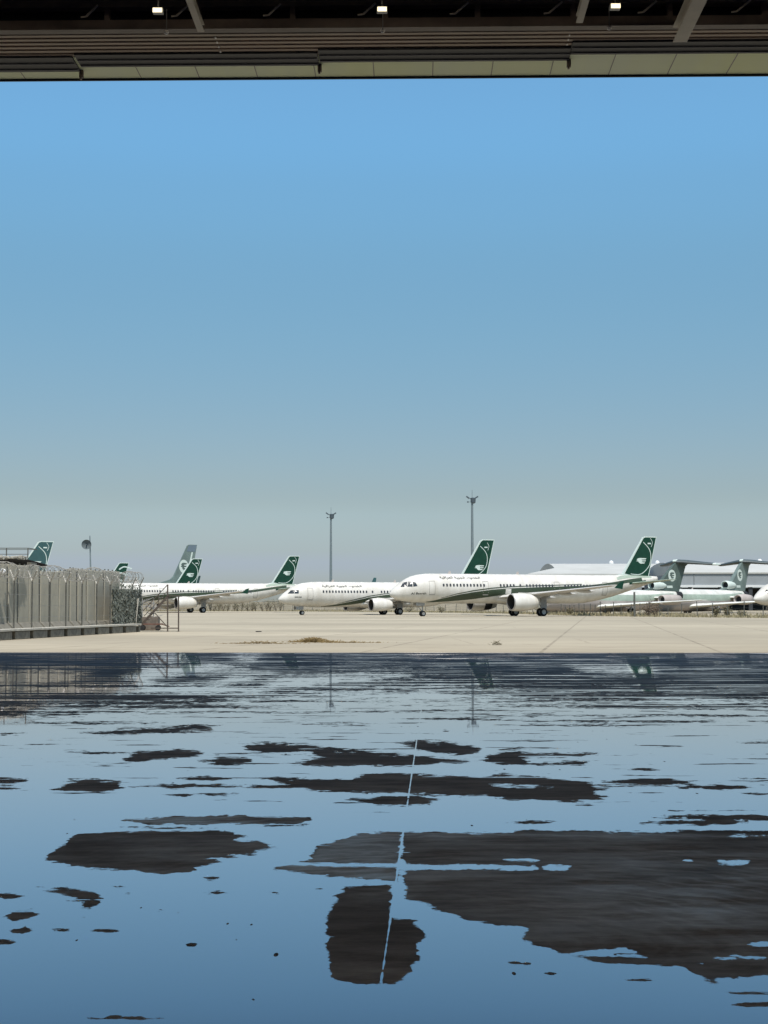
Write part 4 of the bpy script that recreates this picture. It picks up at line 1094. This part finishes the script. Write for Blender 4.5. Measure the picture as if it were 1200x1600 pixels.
# extra panels run on out of frame towards the viewer
hts = [3.62, 3.62, 3.62, 3.60, 3.64, 3.35, 3.38, 3.42, 3.58, 3.56, 3.58, 3.55, 3.6, 3.58]
gaps = {0: .12, 1: .06, 2: .30, 3: .05, 4: .12, 5: .24, 6: .06, 8: .42, 9: .06, 10: .14, 11: .05, 12: .14}
def panel_mesh(h, wdt):
    # inverted T cross-section, local x along the wall
    pr = [(-.13, .62), (.13, .62), (.10, h), (-.10, h)]
    return MB().loft([[(-wdt / 2, y, z) for y, z in pr], [(wdt / 2, y, z) for y, z in pr]])
for i in range(-1, NP):
    c = W0 + wd * seg * (i + .5)
    h = hts[max(i, 0)]
    wdt = seg - .05 - gaps.get(i, 0)
    r_ = empty('blast_wall_panel', (c.x, c.y, 0), wa + rnd.uniform(-.012, .012))
    r_.rotation_euler.x = rnd.uniform(-.008, .008)
    tag(r_, 'grey concrete blast wall panel, %s from the left edge%s' % (ordn[i + 1], ', at the wall end by the net' if i == NP - 1 else ''), 'blast wall', 'concrete blast wall panels at the left')
    panel_mesh(h, wdt).build('panel', M['wallc'], r_, bevel=.025)
    fp_ = [(-.55, 0), (.55, 0), (.55, .3), (.15, .70), (-.15, .70), (-.55, .3)]
    MB().loft([[(-wdt / 2 - .01, y, z) for y, z in fp_], [(wdt / 2 + .01, y, z) for y, z in fp_]]).build('foot', M['blockf'], r_, bevel=.02)
    if i >= 0: MB().box((wdt / 2 + (seg - wdt) / 4 + .02, .0, h / 2 - .05), ((seg - wdt) / 2 + .06, .15, h - .12)).build('gap_shade_strip', M['postm'], r_)  # shade in the panel gaps, painted as dark strips in the post colour
    MB().box((-wdt / 2 - (seg - wdt) / 4 - .02, .0, h / 2 - .05), ((seg - wdt) / 2 + .06, .15, h - .12)).build('gap_shade_strip', M['postm'], r_)
    MB().box((-wdt * .25, -.0, h + .03), (.1, .05, .12)).box((wdt * .25, 0, h + .03), (.1, .05, .12)).build('lifting_loop', M['postm'], r_)
# low blocks with coping
B0, B1 = G(0, 1001.0), G(221, 987.4)
bd = (B1 - B0).normalized(); ba = atan2(bd.y, bd.x); bn = Vector((bd.y, -bd.x, 0))
edges = [-40, -10, 25, 53, 80, 106, 132, 154, 176, 197, 218]
def along(px):   # position on the kerb line seen in column px
    k = (px - 600) / F
    t = (k * B0.y - B0.x) / (bd.x - k * bd.y)
    return B0 + bd * t, t
bi = 0
for a_, b_ in zip(edges[1:], edges[2:]):
    pa, ta = along(a_ + 2.6); pb, tb = along(b_ - 2.6)
    c = (pa + pb) / 2; Lb = tb - ta
    r_ = MB().box((0, .3, .19), (Lb, .5, .36)).build('kerb_block', M['blockc'], None, bevel=.02)
    r_.location = (c.x, c.y, 0); r_.rotation_euler = (0, 0, ba)
    tag(r_, 'stained low concrete block under the coping, %s from the left edge' % ordn[bi], 'concrete block', 'low concrete blocks in front of the blast wall'); bi += 1
pe, te = along(222.5)
r_ = MB().box((0, .3, .18), (.35, .5, .34)).build('kerb_block', M['blockc'], None, bevel=.02); pq, _ = along(220.5)
r_.location = (pq.x, pq.y, 0); r_.rotation_euler = (0, 0, ba)
tag(r_, 'short end block under the coping, beside the foot of the steel stairs', 'concrete block', 'low concrete blocks in front of the blast wall')
ps, ts = along(-30)
r_ = MB()
npz = 22
for k in range(npz):
    t0, t1 = ts + (te - ts) * k / npz, ts + (te - ts) * (k + 1) / npz - .02
    r_.box(((t0 + t1) / 2, .33, .44 + rnd.uniform(-.006, .006)), (t1 - t0, .66, .1), rnd.uniform(-.004, .004))
r_ = r_.build('coping', M['copec'], None, bevel=.012)
r_.location = (B0.x, B0.y, 0); r_.rotation_euler = (0, 0, ba)
tag(r_, 'pale concrete coping slab lying along the row of low blocks', 'coping')
r_ = MB().box(((ts + te) / 2, .62, .19), (te - ts - .3, .1, .37)).build('backing_wall', M['blockc'], None)
r_.location = (B0.x, B0.y, 0); r_.rotation_euler = (0, 0, ba)
tag(r_, 'dark low wall seen in the gaps between the concrete blocks', 'low wall')

# fence with Y arms
FO = Vector((B0.x, B0.y, 0)) - bn * .95     # fence line runs just behind the blocks
def fpos(px):
    k = (px - 600) / F
    t = (k * FO.y - FO.x) / (bd.x - k * bd.y)
    return FO + bd * t, t
fence = empty('security_fence', FO, ba)
tag(fence, 'wire fence with Y arms and coiled razor wire in front of the blast wall', 'fence')
FH = 2.75
posts = [-2, 23, 51, 79, 104, 129, 152, 173, 190, 207, 219]
tt = []
for i, px in enumerate(posts):
    p, t = fpos(px); tt.append(t)
    lean = rnd.uniform(-.02, .02)
    g = MB().tube([(t, 0, .3), (t + lean, 0, FH)], .038, 8)
    post_ = g.build('post', M['postm'], fence)
    for s_ in (-1, 1):
        # arms spread along and across the fence line
        MB().tube([(t + lean, 0, FH), (t + lean + s_ * .30, s_ * .34, FH + .52)], .036, 6).build('arm', M['armc'], post_)
t0, t1 = tt[0] - 3, tt[-1]
g = MB()
for z in (.45, 1.0, 1.55, 2.1, 2.65):
    g.tube([(t0, 0, z), (t1, 0, z)], .009, 4)
for s_ in (-1, 1):
    for q in (.35, .7, 1.0):
        for a_, b_ in zip(tt, tt[1:]):
            g.tube([(a_ + s_ * .3 * q, s_ * .34 * q, FH + .52 * q), ((a_ + b_) / 2 + s_ * .3 * q, s_ * .34 * q, FH + .52 * q - .04), (b_ + s_ * .3 * q, s_ * .34 * q, FH + .52 * q)], .007, 4)
g.build('strand_wire', M['wire'], fence)
g = MB(); pts = []
N = int((t1 - t0) / .36 * 14)
for k in range(N + 1):
    u = k / N; a_ = 2 * pi * k / 14
    rr = .30 + .05 * sin(k * .05) + .03 * sin(k * .013)
    pts.append((t0 + (t1 - t0) * u + .1 * sin(a_ * .5), rr * cos(a_), FH + .50 + rr * sin(a_) + .06 * sin(k * .021)))
g.tube(pts, .013, 4, False)
g.build('razor_wire', M['wire'], fence)
g = MB()
for a_, b_ in zip([t0] + tt, tt):
    n_ = max(2, int((b_ - a_) / .16))
    for k in range(n_):
        x = a_ + (b_ - a_) * k / n_
        g.bar((x, 0, .4), (x, 0, FH - .05), .004)
g.build('mesh_wire', M['postm'], fence)

# camouflage netting hung on the last bays
ca, cb = tt[7] + .1, tt[-1] - .05
m = MB()
for k in range(5200):
    x = rnd.uniform(ca, cb); z = rnd.uniform(.45, 2.5) * (1 if rnd.random() < .85 else 1.12)
    s_ = rnd.uniform(.05, .12); a_ = rnd.uniform(0, pi); y = -.1 + rnd.uniform(-.08, .05)
    c_ = Vector((x, y, z)); u = Vector((cos(a_), rnd.uniform(-.5, .5), sin(a_))) * s_; v = Vector((-sin(a_), rnd.uniform(-.5, .5), cos(a_))) * s_ * rnd.uniform(.4, .9)
    m.add([c_ - u, c_ + v, c_ + u, c_ - v * .6], [(0, 1, 2, 3)])
r_ = m.build('camouflage_net', M['net']); r_.location = FO; r_.rotation_euler = (0, 0, ba)
tag(r_, 'dull green camouflage netting hung on the last bays of the wire fence', 'netting')
for i, (pa, pb, lb) in enumerate((((176, 921), (186, 975), 'white leaning pole against the netting just past the blast wall end'), ((216, 935), (212, 974), 'short pale pole leaning at the right end of the netting'))):
    Dp = fpos(pb[0])[0].y - .35
    a_, b_ = A(pa[0], pa[1], Dp + .2), A(pb[0], pb[1], Dp)
    b_.z = max(b_.z, .5)
    r_ = MB().tube([a_, b_], .05, 8).build('leaning_pole', M['copec']); tag(r_, lb, 'pole')
# floodlight on the wall
p = A(5, 893, fpos(5)[0].y - .2)
r_ = empty('floodlight', p); tag(r_, 'small round white lamp on the fence at the left edge', 'lamp')
MB().lathe([(-.12, .02), (-.12, .13), (-.02, .14), (.1, .07), (.12, .01)], (0, 0, 0), 'y', 16).build('lamp_head', M['bulb'], r_, smooth='all')
MB().tube([(0, .08, 0), (.05, .2, -.35)], .02, 6).build('bracket', M['steel'], r_)

# deck with sacking roof and railing behind the first panels
Dd = 79.5
r_ = empty('watch_platform', A(20, 945, Dd).xyz * Vector((1, 1, 0)) if False else (A(20, 945, Dd).x, Dd, 0)); tag(r_, 'watch platform with a thin rail, standing behind the first blast wall panels', 'platform')
ox = r_.location.x
zt_ = A(0, 877, Dd).z
zr1, zr2 = A(0, 856.5, Dd).z, A(0, 866, Dd).z
MB().box((-1.6, .9, zt_ - .12), (5.2, 2.4, .12)).build('deck', M['blockc'], r_)
rail = MB()
xr = A(44, 870, Dd).x - ox
rail.bar((-4.2, 0, zr1), (xr, 0, zr1), .04).bar((-4.2, 0, zr2), (xr, 0, zr2), .03)
rail.bar((xr, 0, zr1), (xr, 2, zr1), .04).bar((-4.2, 2, zr1), (xr, 2, zr1), .03)
rail.build('railing', M['postm'], r_)
for px in (-60, 10, 43.5):
    x = A(px, 870, Dd).x - ox
    MB().bar((x, 0, zt_ - .1), (x, 0, zr1), .05).build('railing_post', M['postm'], r_)
for x, y in ((-4, .1), (-4, 1.9), (.8, .1), (.8, 1.9)):
    MB().bar((x, y, 0), (x, y, zt_ - .18), .12).build('leg', M['postm'], r_)
# black sacking lying over the wall tops
Ds = 76.6
m = MB(); rings = []
for k in range(40):
    px = -70 + k * (142 / 39)
    top_ = np.interp(px, [-70, 0, 30, 45, 60, 72], [872, 872.5, 872.5, 874.5, 878.5, 882])
    bot_ = np.interp(px, [-70, 0, 12, 30, 42, 56, 72], [881, 881, 884, 882.5, 885.5, 885, 884.8])
    kk = (px - 600) / F; tw_ = (kk * W0.y - W0.x) / (wd.x - kk * wd.y); Ds = (W0 + wd * tw_).y + .15
    tp = A(px, top_ + rnd.uniform(-.5, .5), Ds); bt = A(px, bot_ + rnd.uniform(-.6, .6), Ds)
    h = (tp.z - bt.z) / 2; zc = (tp.z + bt.z) / 2
    rings.append([(tp.x, Ds + .1 + (.3 + rnd.uniform(-.05, .05)) * cos(2 * pi * q / 12), zc + h * sin(2 * pi * q / 12) * (1 + rnd.uniform(-.12, .12))) for q in range(12)])
r_ = m.loft(rings).build('sacking', M['tarp'], None, smooth=True)
tag(r_, 'long roll of black sacking lying along the top of the first blast wall panels', 'sacking')
m = MB()
for k in range(60):
    px = rnd.uniform(-60, 40); p = A(px, rnd.uniform(869.5, 873.5), 74 + (px + 5) * .09)
    m.box(p, (rnd.uniform(.1, .35), .2, rnd.uniform(.03, .09)), rnd.uniform(0, 3), rnd.uniform(-.3, .3))
r_ = m.build('rubble', M['copec']); tag(r_, 'pale rubble and scraps heaped on top of the black sacking', 'rubble', kind='stuff')

# steel stairs
Ds = 92.0
k_ = Ds / F
def sp_(px, py, dy=0): return A(px, py, Ds + dy)
gz = lambda p: Vector((p.x, p.y, 0))
st_ = empty('access_stairs', (sp_(262, 945).x, Ds, 0)); tag(st_, 'brown steel access stairs with handrail at the end of the kerb blocks', 'stairs')
o_ = st_.location.copy()
def L_(v): return Vector(v) - o_
for dy in (0, .9):
    MB().bar(L_(sp_(221, 976, dy)), L_(sp_(263, 931, dy)), .06, .13).build('stringer', M['rust'], st_)
    MB().bar(L_(sp_(262, 913.5, dy)), L_(gz(sp_(262, 980, dy))), .075).build('post', M['rust'], st_)
    MB().bar(L_(sp_(279, 931, dy)), L_(gz(sp_(279, 980, dy))), .075).build('post', M['rust'], st_)
    MB().bar(L_(sp_(223, 955, dy)), L_(sp_(262, 913.5, dy)), .045).bar(L_(sp_(225, 963, dy)), L_(sp_(262, 923, dy)), .035).build('handrail', M['rust'], st_)
    MB().bar(L_(sp_(243, 959, dy)), L_(sp_(262, 980, dy)), .05).build('brace', M['rust'], st_)
    MB().bar(L_(sp_(236, 981.5, dy)), L_(sp_(279, 981.5, dy)), .06).build('base_rail', M['rust'], st_)
for px_, py_ in ((236, 941), (248, 928)):
    MB().bar(L_(sp_(px_, py_)), L_(sp_(px_, py_ + 19)), .035).build('baluster', M['rust'], st_)
MB().bar(L_(sp_(279, 981.5)), L_(sp_(279, 981.5, .9)), .06).build('base_rail', M['rust'], st_)
MB().bar(L_(sp_(245, 957)), L_(sp_(279, 957)), .035).build('tie_bar', M['rust'], st_)
for k in range(9):
    t = (k + .5) / 9
    a_ = sp_(221 + 42 * t, 976 - 45 * t)
    MB().box(L_(a_) + Vector((0, .45, 0)), (.24, .86, .035)).build('step', M['rust'], st_)
q1, q2 = sp_(262, 931), sp_(280, 931)
MB().box(L_((q1 + q2) / 2) + Vector((0, .45, 0)), (q2.x - q1.x + .1, 1.0, .05)).build('platform', M['rust'], st_)

# small trolley and crate under the stairs
ct = empty('trolley', (A(236, 945, 96).x, 96.0, 0), .1); tag(ct, 'low rusty trolley with black wheels under the steel stairs', 'trolley')
MB().box((0, 0, .4), (1.5, .8, .08)).bar((-.5, 0, .2), (-.5, 0, .38), .1).bar((.45, 0, .2), (.45, 0, .38), .1).bar((.7, 0, .38), (1.15, 0, .25), .06).build('bed', mat('red_brown_paint', (.13, .06, .04), .7, .3, 4), ct)
for x, y in ((-.5, -.36), (.45, -.36), (-.5, .36), (.45, .36)):
    MB().lathe([(-.05, .02), (-.05, .14), (0, .17), (.05, .14), (.05, .02)], (x, y, .17), 'y', 16).build('wheel', M['tyre'], ct)
cr = MB().box((0, 0, .42), (1.25, .9, .84)).build('crate', mat('brown_board', (.16, .13, .10), .9, .3, 3, bump=.2), None, bevel=.02)
cr.location = (A(232, 945, 97).x, 97.3, 0); tag(cr, 'brown box standing behind the trolley under the stairs', 'crate')
# tangle of scrap between the net and the stairs
m = MB()
for k in range(34):
    a_ = A(rnd.uniform(222, 243), rnd.uniform(935, 966), 98); b_ = a_ + Vector((rnd.uniform(-.7, .7), rnd.uniform(-.3, .3), rnd.uniform(-.4, .3)))
    m.bar(a_, b_, .03)
for x in (222.5, 240):
    p = A(x, 945, 98); m.bar((p.x, 98, 0), (p.x, 98, 2.0), .05)
r_ = m.build('scrap_frame', M['strut']); tag(r_, 'tangled rack of scrap rods behind the steel stairs', 'scrap')

# ------------------------------------------------------------------ fence beyond the apron, grass, shrubs
def bpt(s):     # arc-length along the far edge of the apron
    P = [Vector((*p, 0)) for p in BND]
    for a, b in zip(P, P[1:]):
        L2 = (b - a).length
        if s <= L2: return a + (b - a) * s / L2, (b - a).normalized()
        s -= L2
    return P[-1], (P[-1] - P[-2]).normalized()
tot = sum((Vector(b) - Vector(a)).length for a, b in zip(BND, BND[1:]))
ff = empty('boundary_fence', (0, 0, 0)); tag(ff, 'low wire boundary fence of thin uneven posts in the dry grass beyond the aircraft', 'fence')
s_ = 152; tops = []; npst = 0
while s_ < tot - 330 and npst < 99:
    p, d = bpt(s_)
    nrm = Vector((-d.y, d.x, 0)); nrm = nrm if nrm.y > 0 or nrm.x > 0 else -nrm
    nrm = Vector((d.y, -d.x, 0)); 
    if nrm.y < 0: nrm = -nrm
    q = p + nrm * 4.0
    h = rnd.uniform(1.5, 2.1)
    tl = Vector((rnd.uniform(-.12, .12), 0, 0))
    MB().tube([q, q + tl + Vector((0, 0, h))], .055, 6).build('post', M['postm'], ff)
    tops.append((q, q + tl + Vector((0, 0, h - .15))))
    s_ += rnd.uniform(2.6, 3.6) * (1.0 if q.y < 260 else 1.5); npst += 1
g = MB()
for (a, b), (c, d) in zip(tops, tops[1:]):
    for t in (.35, .65, 1.0):
        g.bar(a.lerp(b, t), c.lerp(d, t), .02)
g.build('strand_wire', M['postm'], ff)
bigp = A(999, 945, 203)
r_ = MB().tube([(bigp.x, 207, 0), (bigp.x, 207, A(999, 925, 207).z)], .13, 8).build('gate_post', M['postm']); tag(r_, 'thick dark post in the dry grass below the tail of the nearest airliner', 'post')

m = MB()
rr = random.Random(3)
for k in range(30000):
    s = 60 + (tot - 300) * rr.random() ** 1.0
    p, d = bpt(s)
    nrm = Vector((d.y, -d.x, 0))
    if nrm.y < 0: nrm = -nrm
    off = abs(rr.gauss(0, 1)) * 9 + rr.uniform(-.6, .5)
    q = p + nrm * off
    clump = .55 + .45 * sin(s * .35 + sin(s * .13) * 3) * sin(off * .4 + s * .07)
    h = rr.uniform(.15, .75) * max(.25, clump) * (1.2 if q.y < 260 else 1.0)
    a_ = rr.uniform(0, 2 * pi); wv = Vector((cos(a_), sin(a_), 0)) * rr.uniform(.05, .16)
    lean = Vector((rr.uniform(-.3, .3), rr.uniform(-.3, .3), 0)) * h
    m.add([q - wv, q + wv, q + lean + Vector((0, 0, h))], [(0, 1, 2)])
r_ = m.build('grass', M['grass']); tag(r_, 'dry yellow grass along the far edge of the apron', 'grass', kind='stuff')

def shrub(loc, wd, ht, seed, label, mt, group='shrubs along the boundary fence'):
    rr = random.Random(seed)
    root = empty('shrub', loc); tag(root, label, 'shrub', group)
    tw = MB(); lf = MB()
    for k in range(9):
        a = rr.uniform(0, 2 * pi); e = Vector((cos(a) * wd * .45 * rr.uniform(.4, 1), sin(a) * wd * .4, ht * rr.uniform(.6, 1)))
        md = e * .5 + Vector((0, 0, ht * .1))
        tw.tube([(0, 0, 0), md, e], [.03, .02, .008], 4)
        for j in range(34):
            t = rr.uniform(.25, 1.05); c = e * t + Vector((rr.gauss(0, .12) * wd, rr.gauss(0, .12) * wd, rr.gauss(0, .09) * ht))
            if c.z < .05: continue
            s = rr.uniform(.05, .13); u = Vector((rr.gauss(0, 1), rr.gauss(0, 1), rr.gauss(0, 1))).normalized() * s; v = u.cross(Vector((rr.gauss(0, 1), rr.gauss(0, 1), 1))).normalized() * s * .6
            lf.add([c - u, c + v, c + u, c - v], [(0, 1, 2, 3)])
    tw.build('twig', M['twig'], root); lf.build('foliage', mt, root)
    return root
desc = ['wide', 'tall', 'sparse', 'rounded', 'ragged']
for i in range(17):
    px = 322 + i * 7.2 + rnd.uniform(-2, 2)
    D = 372 + rnd.uniform(-4, 6)
    shrub(((px - 600) / F * D, D, 0), rnd.uniform(2.0, 3.2), rnd.uniform(2.2, 3.4), 100 + i, '%s olive shrub under the rear of the left white airliner, %s from the left' % (desc[i % 5], ordn[i]), M['shrub'])
for i, (px, D, w2, h2, ds) in enumerate(((1012, 212, 2.4, 2.3, 'bare brown bush under the tail of the nearest airliner'), (1022, 209, 1.6, 1.7, 'smaller bare bush right of the brown bush under the tail'), (1135, 203, 1.5, 1.5, 'scrubby bush below the second trijet tail pipe'), (1118, 201, 1.1, 1.2, 'low scrub in the grass under the second trijet'), (1160, 196, 1.8, 1.0, 'wide low scrub left of the right edge airliner wheels'), (560, 372, 2.0, 1.5, 'shrub under the belly of the smaller airliner'), (640, 330, 2.6, 1.4, 'shrub seen under the nose of the nearest airliner'), (690, 300, 2.2, 1.3, 'shrub right of the nearest airliner nose wheel'), (890, 238, 1.4, 1.1, 'small scrub under the rear belly of the nearest airliner'))):
    shrub(((px - 600) / F * D, D, 0), w2, h2, 200 + i, ds, M['shrub'] if i > 1 else M['twig'])

# ------------------------------------------------------------------ straw heap, weeds, dark covers under the aircraft
def tufts(name, label, cat, c, wx, wy, h, n, seed, mt, ln=.16):
    rr = random.Random(seed); m = MB()
    for k in range(n):
        x, y = rr.gauss(0, wx / 2.6), rr.gauss(0, wy / 2.6)
        hh = h * math.exp(-(x / wx * 2.2) ** 2) * rr.random()
        a = rr.uniform(0, pi); e = rr.uniform(-.5, .6); d = Vector((cos(a) * cos(e), sin(a) * cos(e), sin(e))) * rr.uniform(.4, 1) * ln
        p = Vector((c[0] + x, c[1] + y, max(.012, hh)))
        q = p + d; q.z = max(q.z, .01)
        m.bar(p, q, .012, .01)
    r_ = m.build(name, mt); tag(r_, label, cat); return r_
g0 = G(490, 1003.5)
tufts('straw_heap', 'heap of brown straw lying on the pale concrete just beyond the wet floor', 'straw', g0, 1.15, .7, .17, 1700, 5, M['straw'], .2)
g1 = G(545, 1004.5)
tufts('straw_trail', 'thin trail of straw running right from the straw heap', 'straw', g1, 1.7, .25, .03, 260, 6, M['straw'])
g2 = G(405, 1006)
tufts('weed_line', 'line of thin dry weeds in a joint left of the straw heap', 'weeds', g2, 1.9, .18, .10, 240, 7, M['straw'])
g3 = G(776, 1008)
tufts('weed', 'small green brown weed on the concrete under the nearest airliner engine', 'weed', g3, .25, .1, .16, 60, 8, M['shrub'])
g4 = G(404, 987.5)
r_ = MB().box((g4.x, g4.y, .03), (.32, .2, .05), .3).build('wheel_chock', M['tyre'], None, bevel=.01); tag(r_, 'small dark chock lying alone on the apron left of the smaller airliner', 'chock')

# dark opening in the far engine's cowl
e_ = SPEC['narrow']['eng']; cq = Vector((e_['x'], e_['y'], e_['z'])); m = MB(); vs = []
for x_, r_2 in ((.46, 1.09), (.6, 1.06), (.76, .98)):
    for q in range(9):
        a_ = R(150 + q * 11); vs.append(cq + Vector((e_['L'] * x_ - (.1 if q < 3 else 0), e_['r'] * r_2 * cos(a_), e_['r'] * r_2 * sin(a_))))
m.add(vs, [(i * 9 + q, i * 9 + q + 1, i * 9 + q + 10, i * 9 + q + 9) for i in range(2) for q in range(8)])
m.build('cowl_opening', M['dark'], main)
# pale wall far behind
root = empty('perimeter_wall', (0, 0, 0)); tag(root, 'long low pale perimeter wall far behind the aircraft', 'wall')
pw_ = mat('perimeter_wall_plaster', (.36, .32, .25), .9, .25, .3, c2=(.28, .25, .19))
m = MB(); xx = -190.0
j = 0
while xx < 92:
    h_ = 2.55 + .12 * sin(j * 2.1)
    m.box((xx + 1.96, 436 + .05 * (j % 2), h_ / 2), (3.9, .25, h_)); xx += 4.0; j += 1
m.build('wall', pw_, root)
MB().box((-49, 436, 2.75), (282, .4, .12)).build('coping', pw_, root)
